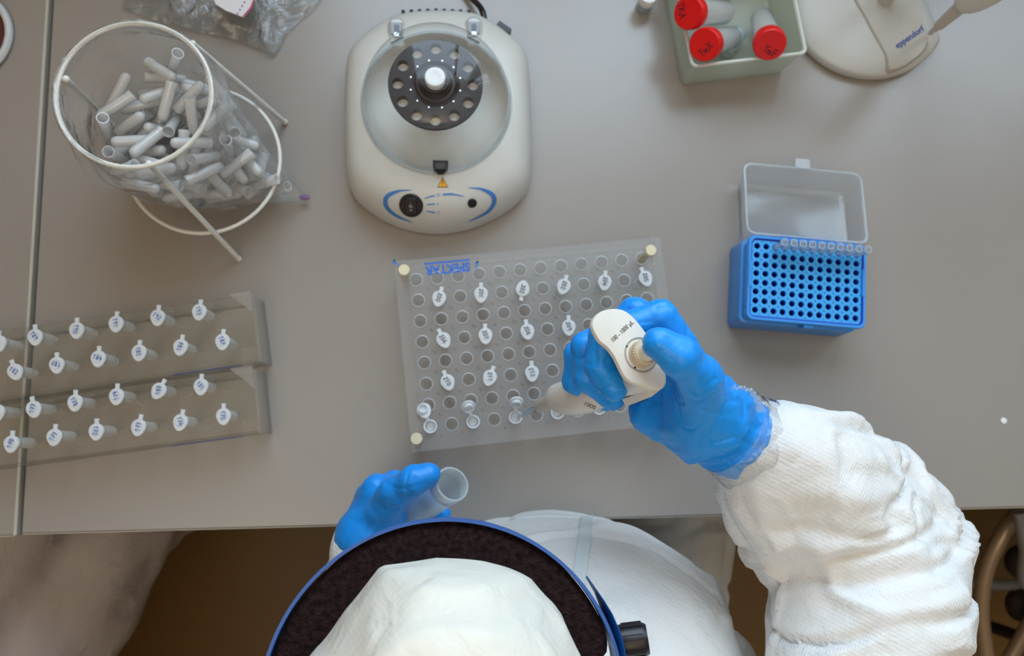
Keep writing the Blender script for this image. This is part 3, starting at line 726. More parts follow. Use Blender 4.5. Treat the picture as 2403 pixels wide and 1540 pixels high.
# surface marks and controls, laid on the case
bv = bvh_of(body)
org = Vector((cc.x, cc.y, T))
def decal(poly, name, mat, off=.0004, thick=0.0):
    P = []
    for x, y in poly:
        p, nn = hit(bv, x, y, off); P.append(p-org)
    c = sum(P, Vector())/len(P)
    return MB().add([tuple(p) for p in P], [tuple(range(len(P)))]).build(name, mat, cf, False)
def strip(cpts, widths, name, mat, off=.0004):
    Cv = smooth_curve([(x, y, 0) for x, y in cpts], 8); n = len(Cv); vs = []; fs = []
    for i, p in enumerate(Cv):
        t = i/(n-1); k = t*(len(widths)-1); j = min(int(k), len(widths)-2); w = widths[j]*(1-(k-j))+widths[j+1]*(k-j)
        d = (Cv[min(i+1, n-1)]-Cv[max(i-1, 0)]).normalized(); nn = Vector((-d.y, d.x, 0))*w/2
        for q in (p+nn, p-nn):
            hp, _ = hit(bv, q.x, q.y, off); vs.append(tuple(hp-org))
        if i: fs.append((2*i-2, 2*i-1, 2*i+1, 2*i))
    return MB().add(vs, fs).build(name, mat, cf, False)
strip([(966, 446), (934, 449), (908, 462), (907, 484), (928, 505), (968, 522)], [1, 5, 10, 11, 9, 6, 1], 'blue_arc', M_blueprint)
strip([(1098, 441), (1130, 444), (1156, 458), (1158, 478), (1140, 500), (1098, 520)], [1, 5, 10, 11, 9, 6, 1], 'blue_arc', M_blueprint)
strip([(996, 466), (1008, 462), (1020, 460)], [1.5, 3, 4], 'blue_dash', M_blueprint)
strip([(1039, 457), (1060, 456), (1090, 461)], [5, 4.5, 1], 'blue_dash', M_blueprint)
strip([(1002, 480), (1020, 479)], [2, 4], 'blue_dash', M_blueprint)
strip([(1001, 495), (1020, 499)], [2, 4], 'blue_dash', M_blueprint)
def surf_text(s, px, py, size_px, mat, name, par, b=bv, o=org, rot=0.0, off=.0005, bold=0.0):
    v, f = text_geo(s, 1.0, bold); P = []
    for x, y, _ in v:
        c, sn = math.cos(rot), math.sin(rot); X, Y = x*c-y*sn, x*sn+y*c
        p, nn = hit(b, px+X*size_px, py-Y*size_px, off); P.append(tuple(p-o) if p is not None else (0, 0, 0))
    return MB().add(P, f).build(name, mat, par, False)
surf_text('30', 1028, 458, 11, M_blueprint, 'dial_text', cf); surf_text('0', 1027, 479, 9, M_blueprint, 'dial_text', cf); surf_text('15', 1028, 499, 9, M_blueprint, 'dial_text', cf)
decal([(1026, 440), (1039, 415), (1052, 440)], 'warning_border', M_black, .0004)
decal([(1028, 438.6), (1039, 417.5), (1050, 438.6)], 'warning_triangle', M_yellow, .0007)
decal([(1038, 422), (1040, 422), (1039.6, 433), (1038.4, 433)], 'warning_mark', M_black, .001)
def round_ctrl(px, py, r, name, mat, hgt, sub=None):
    p, nn = hit(bv, px, py); q = Vector((0, 0, 1)).rotation_difference(nn).to_matrix().to_4x4()
    M_ = Matrix.Translation(p-org) @ q
    o = MB().lathe([(r*1.06, -.002), (r*1.06, hgt*.4), (r, hgt*.6), (r*.9, hgt*.6), (r*.86, hgt*.45)], 28, M_, True, True).build(name, mat, cf)
    return o, M_
sw, Ms = round_ctrl(965, 482, .0118, 'rocker_switch', M_black, .003)
MB().prism(rrect(.013, .017, .003, 4), .001, .0030, bev=.0008, M=Ms).build('rocker', M_black, sw)
for k, s in enumerate(('-', 'O', '=')):
    v, f = text_geo(s, .0045); MB().add(v, f, Ms @ Matrix.Translation((0, .0035-.004*k, .0034))).build('switch_mark', M_rimgrey, sw, False)
round_ctrl(1108, 477, .0046, 'push_button', M_black, .003)
p, nn = hit(bv, 1035, 400); q = p-org
MB().prism([(x*.0078, y*.0065-.001) for x, y in [(-1, .9), (1, .9), (1, 0), (.8, -.7), (.35, -1.1), (-.35, -1.1), (-.8, -.7), (-1, 0)]], CH-.004, CH+.010, bev=.003, M=Matrix.Translation((q.x, q.y-.0035, 0))).build('lid_latch', M_black, cf)
for k in range(9):
    px = 948+k*19; q = Wv(px, 41+abs(k-4)*.9, .030)-org
    MB().box((q.x, q.y-.0006, .030), (.0036, .006, .030)).build('vent_slot', M_dark, cf, False)
q = Wv(1182, 68, .03)-org
MB().box((0, 0, 0), (.016, .006, .018), Matrix.Translation((q.x, q.y, .026)) @ Matrix.Rotation(-.62, 4, 'Z')).build('power_switch', M_black, cf, False)
cb = smooth_curve([Wv(1137, 52, .030), Wv(1130, 22, .028), Wv(1104, -6, .010), Wv(1060, -40, .0035), Wv(980, -70, .0035)], 8)
MB().tube([p-org for p in cb], .0034, 10).build('power_cable', M_black, cf)

# ------------------------------------------------------------------ wire stand, waste bag and the tubes in it
ST = .18
tc0 = Wv(315, 222, ST); bc0 = Wv(478, 376, .055)
rt = 182/FPX*(H-ST)*.995; rb = 179/FPX*(H-.055)*1.0
st = thing('wire_stand', 'white wire ring stand with splayed legs holding the open waste bag', 'stand', (bc0.x, bc0.y, T))
so = Vector((bc0.x, bc0.y, T))
def ring_pts(c, r, n=64): return [(c.x-so.x+r*math.cos(2*PI*k/n), c.y-so.y+r*math.sin(2*PI*k/n), c.z-T) for k in range(n)]
MB().tube(ring_pts(tc0, rt), .0022, 8, True).build('top_ring', M_white, st)
MB().tube(ring_pts(bc0, rb), .0020, 8, True).build('base_ring', M_white, st)
for (tx, ty), (fx, fy) in (((350, 385), (560, 607)), ((452, 103), (668, 286)), ((155, 186), (262, 292))):
    a = Wv(tx, ty, ST-.002)-so; b = Wv(fx, fy, .0035)-so
    l = MB().tube([a, b], .0027, 10).build('leg', M_white, st)
    MB().ball(b, .0036, 10).build('foot', M_white, l)
    MB().ball(a, .0034, 10).build('joint', M_white, l)
# bag
bot = Wv(505, 424, .014); cor = Wv(727, 463, .010); mj = cor-bot; La = mj.length; mjd = Vector((mj.x, mj.y, 0)).normalized(); mnd = Vector((-mjd.y, mjd.x, 0))
def bag_c(u):
    s = u**1.05
    return tc0*(1-s)+bot*s
def bag_ab(u):
    return rt*.955*(1-u)**1.0*(1-.0*u)+(.030+La*.98)*0*u + (rt*.955)*(u)*(1-u**2) + La*u**2.6*.98, rt*.985*(1-u**3.6)+.006
def bag_pt(u, th, k=1.0):
    a, b = bag_ab(u); a = rt*.955*(1-u**2.4)+La*.98*u**2.4
    c = bag_c(u); ct, sn = math.cos(th), math.sin(th)
    if u > .75: ct = math.copysign(abs(ct)**(1-(u-.75)*1.2), ct)
    p = c+mjd*(a*ct*k)+mnd*(b*sn*k)
    p.z = max(p.z-(.010*u*abs(ct)), T+.004)
    return p
rings = []; NA = 96; bg0 = bag_c(1.0)
for r_, h_ in ((1.13, ST-.022), (1.085, ST-.008), (1.045, ST+.002), (1.02, ST+.0045), (.985, ST+.002)):
    rings.append([(tc0.x+rt*r_*math.cos(2*PI*k/NA-0), tc0.y+rt*r_*math.sin(2*PI*k/NA), T+h_) for k in range(NA)])
off_th = math.atan2(mjd.y, mjd.x)
for i in range(1, 41):
    u = i/40; rings.append([tuple(bag_pt(u, 2*PI*k/NA-off_th)) for k in range(NA)])
mbg = MB().loft(rings, False, True)
V = np.array(mbg.v); nz = np.stack([vnoise(V*38+s) for s in (0, 50, 90)], 1); rdg = ridge(V*26+7)
am = np.clip((np.arange(len(V))//NA)/8, .25, 1)[:, None]
V = V+nz*am*.0045; V[:, 2] = np.maximum(V[:, 2], T+.002)
top = (np.arange(len(V))//NA) < 2
V[top, :2] += (V[top, :2]-np.array([tc0.x, tc0.y]))*(.10*vnoise(V[top]*22)[:, None]); 
mbg.v = [tuple(p) for p in (V-np.array([bg0.x, bg0.y, T]))]
bag = thing('waste_bag', 'clear plastic bag full of empty tubes hanging in the wire stand', 'bag', (bg0.x, bg0.y, T))
mbg.build('film', M_film, bag, ang=180)
q = cor-Vector((bg0.x, bg0.y, T))
MB().ball((q.x-.006, q.y, .009), .0042, 10, sz=(1.4, .7, .6)).build('purple_corner', M_violet, bag)
for px, py, s in ((549, 386, '1'), (470, 482, '7')):
    v, f = strokes(s, .007, .3, 2); p = Wv(px, py, .055)-Vector((bg0.x, bg0.y, T)); MB().add(v, f, Matrix.Translation(p) @ Matrix.Rotation(-.8, 4, 'Z')).build('ink_mark', M_blueprint, bag, False)
# tubes dumped in the bag, packed without touching
rr, LL = .0053, .038
tube_me = MB().lathe([(.0006, 0), (.0030, .0007), (.0046, .0026), (.0051, .0055), (.0051, LL-.004), (.0056, LL-.004), (.0056, LL), (.0047, LL), (.0046, .006), (.0028, .0016)], 14).build('empty_tube', M_ppclear)
segs = []
def seg_d(p1, q1, p2, q2):
    d1 = q1-p1; d2 = q2-p2; r = p1-p2; a = d1@d1; e = d2@d2; f = d2@r; c = d1@r; b = d1@d2; dn = a*e-b*b
    s = np.clip((b*f-c*e)/dn, 0, 1) if dn > 1e-12 else 0.0
    t = (b*s+f)/e
    if t < 0: t = 0; s = np.clip(-c/a, 0, 1)
    elif t > 1: t = 1; s = np.clip((b-c)/a, 0, 1)
    return np.linalg.norm(p1+d1*s-p2-d2*t)
rnd = random.Random(3)
def inside(p):
    # nearest loft parameter by height along the axis
    ax = np.array(bot-tc0); u = float(np.clip((np.array(p)-np.array(tc0))@ax/(ax@ax), 0, 1)); u = u**(1/1.05)
    for du in (-.05, 0, .05):
        uu = min(max(u+du, 0.3), .97); c = bag_c(uu); a, b = bag_ab(uu); a = rt*.955*(1-uu**2.4)+La*.98*uu**2.4
        d = Vector(p)-c; d.z = 0
        if (d.dot(mjd)/(a-.006))**2+(d.dot(mnd)/max(b-.006, .004))**2 < 1: return True
    return False
tries = 0
while len(segs) < 150 and tries < 30000:
    tries += 1
    u = rnd.uniform(.30, .93); a, b = bag_ab(u); a = rt*.955*(1-u**2.4)+La*.98*u**2.4; th = rnd.uniform(0, 2*PI); k = math.sqrt(rnd.random())
    p = bag_pt(u, th, k*.9)
    if p.z < T+.014 or p.z > T+.150: continue
    d = Vector((rnd.gauss(0, 1), rnd.gauss(0, 1), rnd.gauss(0, .55))).normalized()
    A = np.array(p-d*(LL/2-rr)); B = np.array(p+d*(LL/2-rr))
    if min(A[2], B[2]) < T+.012 or not inside(A) or not inside(B): continue
    if any(seg_d(A, B, x, y) < 2*rr+.0004 for x, y in segs): continue
    segs.append((A, B)); dirv = Vector((B-A).tolist()).normalized()
    o = share('empty_tube', tube_me, None, Vector(A.tolist())-dirv*rr, Vector((0, 0, 1)).rotation_difference(dirv))
    tag(o, 'empty translucent plastic tube among the tubes heaped in the waste bag', 'tube', 'empty tubes heaped in the waste bag')
bpy.data.objects.remove(tube_me)

# ------------------------------------------------------------------ crumpled bag with a paper label, top of the picture
outl = [(285, 12), (300, 22), (350, 42), (420, 62), (500, 80), (550, 92), (600, 112), (640, 127), (655, 112), (672, 80), (700, 50), (728, 28), (752, -5), (775, -60), (700, -120), (560, -130), (420, -100), (310, -50)]
OW = [Wv(x, y, .004) for x, y in outl]; poly = smooth_curve([(p.x, p.y, 0) for p in OW], 4, True)
px0 = min(p.x for p in poly); px1 = max(p.x for p in poly); py0 = min(p.y for p in poly); py1 = max(p.y for p in poly)
cb0 = Vector(((px0+px1)/2, (py0+py1)/2, T))
cxy = Vector(((px0+px1)/2, (py0+py1)/2, 0))
kb = thing('crumpled_bag', 'crumpled empty clear plastic bag lying behind the wire stand', 'bag', cb0)
def film_disc(name, zfun, par):
    vs = []; nr = 26; n = len(poly)
    for i in range(nr+1):
        t = i/nr
        for p in poly: vs.append((cxy.x+(p.x-cxy.x)*t, cxy.y+(p.y-cxy.y)*t, 0))
    A = np.array(vs); tt = np.repeat(np.arange(nr+1)/nr, n)
    A[:, 2] = zfun(A, tt); A[:, :2] += np.stack([vnoise(A*30+3), vnoise(A*30+30)], 1)*.004*(tt < .99)[:, None]
    fs = [(i*n+j, i*n+(j+1) % n, (i+1)*n+(j+1) % n, (i+1)*n+j) for i in range(nr) for j in range(n)]
    return MB().add([tuple(p-np.array([cb0.x, cb0.y, 0])) for p in A], fs).build(name, M_film2, par, ang=180)
film_disc('film', lambda A, t: .004+(1-t**4)*(.010+.018*np.clip(ridge(A*16+5), 0, 1)**2+.010*ridge(A*40+9)), kb)
film_disc('under_film', lambda A, t: .0015+(1-t**4)*(.002+.003*(1+vnoise(A*25))), kb)
lp = [Wv(x, y, .032) for x, y in ((500, -8), (506, 10), (530, 25), (572, 41), (590, 20), (604, -12), (600, -60), (510, -60))]
cl = sum(lp, Vector())/len(lp); pl = [(p.x-cl.x, p.y-cl.y) for p in lp]
paper = thing('paper_label', 'white paper card with a magenta edge tucked in the crumpled bag', 'label', cl)
MB().prism(pl, -.0004, .0004).build('card', M_paper, paper, False)
def edge_strip(a, b, w, name, mat):
    A_ = Vector(a); B_ = Vector(b); d = (B_-A_).normalized(); nn = Vector((-d.y, d.x))*w
    MB().prism([tuple(A_), tuple(B_), tuple(B_+nn), tuple(A_+nn)], .0004, .0007).build(name, mat, paper, False)
edge_strip(pl[3], pl[4], .0016, 'magenta_edge', M_magenta); edge_strip(pl[4], pl[5], .0016, 'magenta_edge', M_magenta)
v, f = text_geo('xxxxxxxx', .004); 
for k in range(5):
    a = Vector(pl[3])*(1-k/6)+Vector(pl[5])*(k/6)+Vector((-.0065, .004)); MB().box((a.x, a.y, .0006), (.0014, .0022, .0002), None).build('print_mark', M_violet, paper, False)

# ------------------------------------------------------------------ round maroon tub at the left edge
ctr = Wv(-92, 78, .008); tub = thing('round_tray', 'dark red round tray with a thick pale rim cut by the left edge', 'tray', (ctr.x, ctr.y, T))
rtub = 108/FPX*(H-.008)
MB().lathe([(rtub*.97, 0), (rtub, .003), (rtub, .008), (rtub*.97, .008), (rtub*.94, .003), (.001, .003)], 56).build('bowl', M_maroon, tub)
MB().tube([(rtub*math.cos(2*PI*k/56), rtub*math.sin(2*PI*k/56), .0055) for k in range(56)], .0042, 8, True).build('rim', M_rimgrey, tub)

# ------------------------------------------------------------------ pale box with red-capped tubes
XH = .056
f0 = Wv(1598, 201, 0); f1 = Wv(1836, 172, 0); dx = (f1-f0).normalized(); ab = math.atan2(dx.y, dx.x); wbx = (f1-f0).length; dbx = .125
bxo = thing('storage_box', 'pale translucent plastic box holding the red-capped tubes', 'box', (f0.x, f0.y, T), rz(ab))
def brect(g, r): return rrect(wbx+g, dbx+g, r, 4, wbx/2, dbx/2)
rings = [[(x, y, z) for x, y in brect(g, .006)] for g, z in ((-.004, 0), (0, .002), (.006, XH-.002), (.0065, XH))]
rings += [[(x, y, z) for x, y in brect(g, .005)] for g, z in ((.0020, XH), (-.004, .004), (-.010, .0025))]
MB().loft(rings, True, True).build('box_body', M_box, bxo)
MB().tube([(x, y, XH) for x, y in brect(.0070, .006)], .0018, 6, True).build('box_rim', M_boxrim, bxo)
def red_tube(cpx, ch, bpx, bh, word, wrot, label):
    c = Wv(*cpx, ch); b = Wv(*bpx, bh); d = (c-b).normalized(); L = (c-b).length
    t = thing('capped_tube', label, 'tube', b, Vector((0, 0, 1)).rotation_difference(d), 'red-capped tubes')
    MB().lathe([(.004, -.004), (.011, -.001), (.0135, .004), (.0140, L-.016), (.0150, L-.015), (.0150, L-.006)], 28).build('tube_body', M_capbody, t)
    n = 60; prof = [(.0168, L-.013), (.0172, L-.012), (.0172, L-.0015), (.0162, L)]
    rings = [[((r+(.0003 if (k % 2 and i in (1, 2)) else 0))*math.cos(2*PI*k/n), (r+(.0003 if (k % 2 and i in (1, 2)) else 0))*math.sin(2*PI*k/n), z) for k in range(n)] for i, (r, z) in enumerate(prof)]
    cap = MB().loft(rings, True, True).build('cap', M_red, t)
    v, f = strokes(word, .0075, .15, len(word)+3)
    # ink oriented in the world's horizontal sense on the cap's end
    rel = Vector((0, 0, 1)).rotation_difference(d).to_matrix().inverted() @ Matrix.Rotation(wrot[0], 3, 'Z') @ Vector((1, 0, 0)); aa = math.atan2(rel.y, rel.x)
    off = Vector((0, 0, 1)).rotation_difference(d).to_matrix().inverted() @ Vector((wrot[1], wrot[2], 0))
    MB().add(v, f, Matrix.Translation((off.x, off.y, L+.0004)) @ Matrix.Rotation(aa, 4, 'Z')).build('handwritten_word', M_inkred, cap, False)
red_tube((1614, 30), .078, (1702, 28), .024, 'TKA', (-PI/2-.1, -.009, .002), 'red-capped tube marked TKA, farthest left in the pale box')
red_tube((1652, 105), .074, (1716, 88), .020, 'TmX', (.65, .001, -.005), 'red-capped tube leaning on the front left corner of the pale box')
red_tube((1807, 106), .072, (1788, 42), .020, 'TmF', (-.5, .001, -.010), 'red-capped tube on the right side of the pale box')
q = Wv(1738, 70, .016); q2 = Wv(1708, 118, .016); d = (q2-q).normalized()
vi = thing('glass_vial', 'clear empty vial lying on the floor of the pale box', 'vial', q, Vector((0, 0, 1)).rotation_difference(d))
MB().lathe([(.004, 0), (.0085, .001), (.0095, .004), (.0095, .026), (.007, .029), (.007, .034), (.0055, .034), (.0055, .028), (.0085, .024), (.0085, .004)], 22).build('glass', M_contain, vi)
# small white jar cut by the top edge
j = Wv(1523, -12, .028); jar = thing('white_jar', 'small white screw-top jar cut by the top edge beside the pale box', 'jar', (j.x, j.y, T))
MB().lathe([(.0085, 0), (.0095, .001), (.0095, .018)], 28).build('jar_body', M_contain, jar)
MB().lathe([(.0102, .017), (.0106, .018), (.0106, .027), (.0098, .029)], 28).build('lid', M_knobwhite, jar)

# ------------------------------------------------------------------ pipette shape (held one and hanging one)
P0 = Wv(1213, 981, .050); P1 = Wv(1508, 836, .318)
AX = (P1-P0).normalized(); PLEN = (P1-P0).length
def plane_hit(px, py, L):
    d = Vector(ray(px, py).tolist()); o = Vector((0, 0, T+H)); c = P0+AX*L; return o+d*((c-o).dot(AX)/d.dot(AX))
HL = PLEN-.010
hk = plane_hit(1405, 748, HL)-(P0+AX*HL); EXp = (hk-AX*hk.dot(AX)).normalized(); EYp = AX.cross(EXp)
QP = Matrix((EXp, EYp, AX)).transposed()
def loc2(px, py, L):
    q = plane_hit(px, py, L)-P0; return (q.dot(EXp), q.dot(EYp))
head_px = [(1390, 768), (1393, 748), (1410, 731), (1438, 724), (1465, 728), (1486, 743), (1506, 766), (1526, 794), (1546, 828), (1558, 858), (1565, 888), (1561, 906), (1546, 915), (1527, 912), (1506, 904), (1484, 898), (1466, 884), (1453, 860), (1441, 836), (1425, 815), (1406, 799)]
head2 = [loc2(x, y, HL) for x, y in head_px]; head2 = [(p.x, p.y) for p in smooth_curve([(a, b, 0) for a, b in head2], 4, True)]
btn = loc2(1504, 833, HL)
HOFF = (-.0135, -.002)
_a = loc2(1380, 930, .18); _b = loc2(1402, 975, .18); DN = Vector((_b[0]-_a[0], _b[1]-_a[1])).normalized()
def dn(x, y, k): return (x+DN.x*k, y+DN.y*k)
def make_pipette(name, label, loc, q, with_tip, shift):
    t = thing(name, label, 'pipette', loc, q); L0 = 0.0
    if with_tip:
        MB().lathe([(.0006, 0), (.0016, .010), (.0034, .040), (.0044, .060), (.0050, .061), (.0052, .074), (.0046, .074), (.0040, .060), (.0030, .040), (.0004, .004)], 24, None, True, False).build('disposable_tip', M_tipc, t)
    MB().lathe([(.0022, .050), (.0036, .062), (.0042, .066), (.0056, .068), (.0060, .076), (.0078, .112), (.0084, .118)], 28).build('nozzle', M_piplow, t)
    def cr(c, r, z, n=28, sx=1.0): return [(c[0]+r*sx*math.cos(2*PI*k/n), c[1]+r*math.sin(2*PI*k/n), z) for k in range(n)]
    rr_ = [cr((0, 0), .0085, .112), cr((0, 0), .0110, .1138), cr(dn(0, 0, .001), .0132, .119), cr(dn(-.001, 0, .002), .0146, .128), cr(dn(-.002, 0, .004), .0154, .145), cr(dn(-.003, 0, .005), .0156, .165), cr(dn(-.005, 0, .004), .0148, .185), cr(dn(-.009, -.001, .001), .0130, .205), cr((-.011, -.002), .0118, .225), cr(HOFF, .0115, HL-.030), cr(HOFF, .0125, HL-.012), cr((-.010, -.002), .014, HL-.004)]
    hb = MB().loft(rr_, True, True).build('handle', M_pip, t)
    q2 = inset(head2, .0030)
    hd = MB().loft([[(x, y, HL-.0055) for x, y in q2], [(x, y, HL-.004) for x, y in head2], [(x, y, HL-.0012) for x, y in head2], [(x*.6+u*.4, y*.6+v_*.4, HL-.0003) for (x, y), (u, v_) in zip(head2, inset(head2, .0016))], [(x, y, HL) for x, y in q2]]).build('head', M_pip, t)
    Mb = Matrix.Translation((btn[0], btn[1], HL))
    for r in (.0126, .0118):
        MB().tube([(btn[0]+r*math.cos(2*PI*k/40), btn[1]+r*math.sin(2*PI*k/40), HL+.0001) for k in range(40)], .00016, 5, True).build('ring_line', M_ink, hd)
    kb_ = MB().lathe([(.0098, 0), (.0098, .0012), (.0092, .0022), (.0088, .0070), (.0080, .0082)], 36, Mb).build('volume_knob', M_knob, t)
    for k in range(30):
        a = 2*PI*k/30; MB().box((.0090, 0, .0045), (.0008, .0008, .005), Mb @ Matrix.Rotation(a, 4, 'Z')).build('knurl', M_knob, kb_, False)
    MB().lathe([(.0064, .007), (.0064, .0150), (.0058, .0162)], 28, Mb).build('push_button', M_pip, t)
    for px, py in ((1471, 813), (1490, 863)):
        c = loc2(px, py, HL); MB().lathe([(.0008, 0), (.0008, .0002)], 12, Matrix.Translation((c[0], c[1], HL))).build('dot', M_ink, hd)
    a_, b_ = loc2(1437, 800, HL), loc2(1482, 758, HL); tv = Vector((b_[0]-a_[0], b_[1]-a_[1])); c_ = loc2(1460, 778, HL)
    v, f = text_geo('100 - 1000 µL', .005); xs_ = [p[0] for p in v]; k_ = tv.length*1.06/(max(xs_)-min(xs_)); v = [(x*k_, y*k_*1.15, 0) for x, y, _ in v]
    MB().add(v, f, Matrix.Translation((c_[0], c_[1], HL+.0003)) @ Matrix.Rotation(math.atan2(tv.y, tv.x), 4, 'Z')).build('range_text', M_ink, hd, False)
    # display side of the handle, away from the hook
    w0 = loc2(1524, 902, HL-.012); w1 = Vector((w0[0]-HOFF[0], w0[1]-HOFF[1])).normalized()
    Mw = Matrix.Translation((HOFF[0], HOFF[1], 0)) @ Matrix.Rotation(math.atan2(w1.y, w1.x), 4, 'Z')
    MB().box((.0125, 0, HL-.028), (.0060, .014, .040), Mw).build('display_housing', M_pip, t, False)
    MB().box((.0157, 0, HL-.030), (.0008, .010, .030), Mw).build('display_window', M_window, t, False)
    for k in range(4): MB().box((.0162, -.0062, HL-.018-.004*k), (.0004, .0016, .0012), Mw).build('display_mark', M_ink, t, False)
    return t, hb
qh = QP.to_quaternion()
pip, hb = make_pipette('pipette', 'cream pipette gripped in the blue glove over the frosted rack', P0, qh, True, 0)
# number on the shaft
hbv = BVHTree.FromPolygons([P0+QP @ v.co for v in hb.data.vertices], [tuple(p.vertices) for p in hb.data.polygons])
v, f = text_geo('1000', 1.0); Pn = []
for x, y, _ in v:
    c, s = math.cos(-.42), math.sin(-.42); X, Y = x*15, y*13
    p_, n_ = hit(hbv, 1384+X*c-Y*s, 952-(X*s+Y*c), .0003); Pn.append(p_)
if all(p is not None for p in Pn):
    inv = QP.inverted(); MB().add([tuple(inv @ (p-P0)) for p in Pn], f).build('volume_text', M_ink, pip, False)

# ------------------------------------------------------------------ pipette stand with a hanging pipette
sc_ = Wv(2040, -10, .012); rs = 200/FPX*(H-.012)
sd = thing('pipette_stand', 'round beige pipette stand base with a blue name at the top right', 'pipette stand', (sc_.x, sc_.y, T))
out = [(Wv(x, y, .006)-Vector((sc_.x, sc_.y, T))) for x, y in ((1866, 60), (1884, 105), (1918, 140), (1965, 168), (2020, 183), (2070, 184), (2120, 172), (2160, 148), (2188, 118), (2199, 92), (2183, 45), (2165, 0), (2150, -60), (2100, -130), (2010, -160), (1920, -120), (1870, -40), (1860, 20))]
base2 = [(p.x, p.y) for p in smooth_curve([(p.x, p.y, 0) for p in out], 4, True)]
MB().prism(inset(base2, .004), 0, .004).build('foot_ring', M_foot, sd)
lv = [(0, .003), (-.0005, .010), (.003, .0135), (.012, .017), (.022, .020)]
MB().loft([[(x, y, z) for x, y in inset(base2, g)] for g, z in lv], True, True).build('base', M_stand2, sd, ang=50)
wv = [Wv(x, y, .022)-Vector((sc_.x, sc_.y, T)) for x, y in ((2000, -40), (2030, 40), (2078, 128), (2092, 165), (2145, 142), (2180, 100), (2168, 40), (2150, -40))]
wp = [(p.x, p.y) for p in smooth_curve([(p.x, p.y, 0) for p in wv], 3, True)]
wcx = sum(p[0] for p in wp)/len(wp); wcy = sum(p[1] for p in wp)/len(wp)
wedge = MB().loft([[(x, y, .0125) for x, y in wp], [(x, y, .0200) for x, y in wp], [(wcx+(x-wcx)*.95, wcy+(y-wcy)*.95, .0225) for x, y in wp]], True, True).build('raised_face', M_stand, sd, ang=50)
wbv = BVHTree.FromPolygons([Vector((sc_.x, sc_.y, T))+v_.co for v_ in wedge.data.vertices], [tuple(p.vertices) for p in wedge.data.polygons])
v, f = text_geo('eppendorf', 1.0, .02); Pn = []; xs_ = [p[0] for p in v]; k_ = 78/(max(xs_)-min(xs_))
for x, y, _ in v:
    c, s = math.cos(.60), math.sin(.60); X, Y = x*k_, y*k_*1.1
    p_, n_ = hit(wbv, 2134+X*c-Y*s, 88-(X*s+Y*c), .0004); Pn.append(p_)
Pn = [p if p is not None else None for p in Pn]
if all(p is not None for p in Pn): MB().add([tuple(p-Vector((sc_.x, sc_.y, T))) for p in Pn], f).build('maker_name', M_eppblue, sd, False)
cp = Wv(2085, -14, .03)-Vector((sc_.x, sc_.y, T))
MB().lathe([(.012, .018), (.0095, .030), (.0085, .060), (.0085, .300), (.012, .302), (.012, .312)], 24, Matrix.Translation((cp.x, cp.y, 0))).build('column', M_stand2, sd)
hpos = Wv(2176, 84, .022)
hloc = Vector((hpos.x, hpos.y, T+.022))
cw = Vector((cp.x+sc_.x, cp.y+sc_.y, 0)); hd_ = Vector((hloc.x, hloc.y, 0))-cw
MB().lathe([(.0135, .262), (.030, .262), (.030, .270), (.0135, .270)], 32, Matrix.Translation((cp.x, cp.y, 0))).build('carousel', M_stand2, sd)
aim = math.atan2(hd_.y, hd_.x)
MB().box((hd_.length/2-.012, 0, .266), (hd_.length-.040, .016, .007), Matrix.Translation((cp.x, cp.y, 0)) @ Matrix.Rotation(aim, 4, 'Z')).build('holder_arm', M_stand2, sd, False)
make_pipette('pipette', 'beige pipette hanging tip down on the pipette stand at the top right', hloc-Vector((0, 0, .045)), rz(aim+PI), False, 0)

# ------------------------------------------------------------------ tiny white dot on the bench
p = Wv(2355, 988, 0); dt = MB().lathe([(.0036, .0001), (.0034, .0009), (.002, .0014)], 14).build('white_speck', M_knobwhite); dt.location = (p.x, p.y, T)
tag(dt, 'tiny white round crumb alone on the bench at the far right', 'speck')

# ------------------------------------------------------------------ container in the left hand
m0 = Wv(1062, 1136, .172); m1 = Wv(962, 1212, .098); d = (m0-m1).normalized(); L = (m0-m1).length
ct = thing('sample_container', 'open translucent plastic sample tube held in the left glove', 'container', m1, Vector((0, 0, 1)).rotation_difference(d))
r0 = 41/FPX*(H-.172)
MB().lathe([(r0*.80, 0), (r0*.90, .001), (r0*.93, .010), (r0*.95, L-.012), (r0*.90, L-.012), (r0*.86, .012), (r0*.80, .010), (.001, .012)], 44).build('container_body', M_contain, ct)
MB().lathe([(r0*.95, L-.014), (r0*1.0, L-.013), (r0*1.02, L-.0005), (r0*.99, L), (r0*.90, L), (r0*.87, L-.002), (r0*.89, L-.013)], 44, None, False, False).build('rim', M_containrim, ct)

# ------------------------------------------------------------------ the person at the bench
person = thing('person', 'person in a white hooded overall and blue gloves leaning over the bench', 'person', (.04, -.33, 0))
PO = np.array([.04, -.33, 0])
w = lambda px, py, h: W(px, py, h)
Hc = w(1045, 1668, .325)                     # middle of the head
sleeveR = [w(1738, 1030, .236), w(1796, 1056, .232), w(1858, 1118, .215), w(1925, 1192, .19), w(2052, 1285, .155)]
upperR = [w(2052, 1285, .155), w(2030, 1440, .20), np.array([.265, -.335, T+.29])]
Ls = np.array([-.19, -.34, T+.27])
foreL = [w(868, 1296, .118), w(880, 1420, .085), np.array([-.145, -.30, T+.06])]
hipR, hipL = np.array([.155, -.46, T-.20]), np.array([-.06, -.46, T-.20])
kneeR, kneeL = w(1575, 1190, -.19), w(985, 1180, -.19)
ftR, ftL = np.array([kneeR[0]+.02, kneeR[1]-.04, .10]), np.array([kneeL[0]-.01, kneeL[1]-.04, .10])
chest = np.array([.092, -.248, T+.05]); 
RFACE = np.array([[1, 0, 0], [0, .80, .60], [0, -.60, .80]])
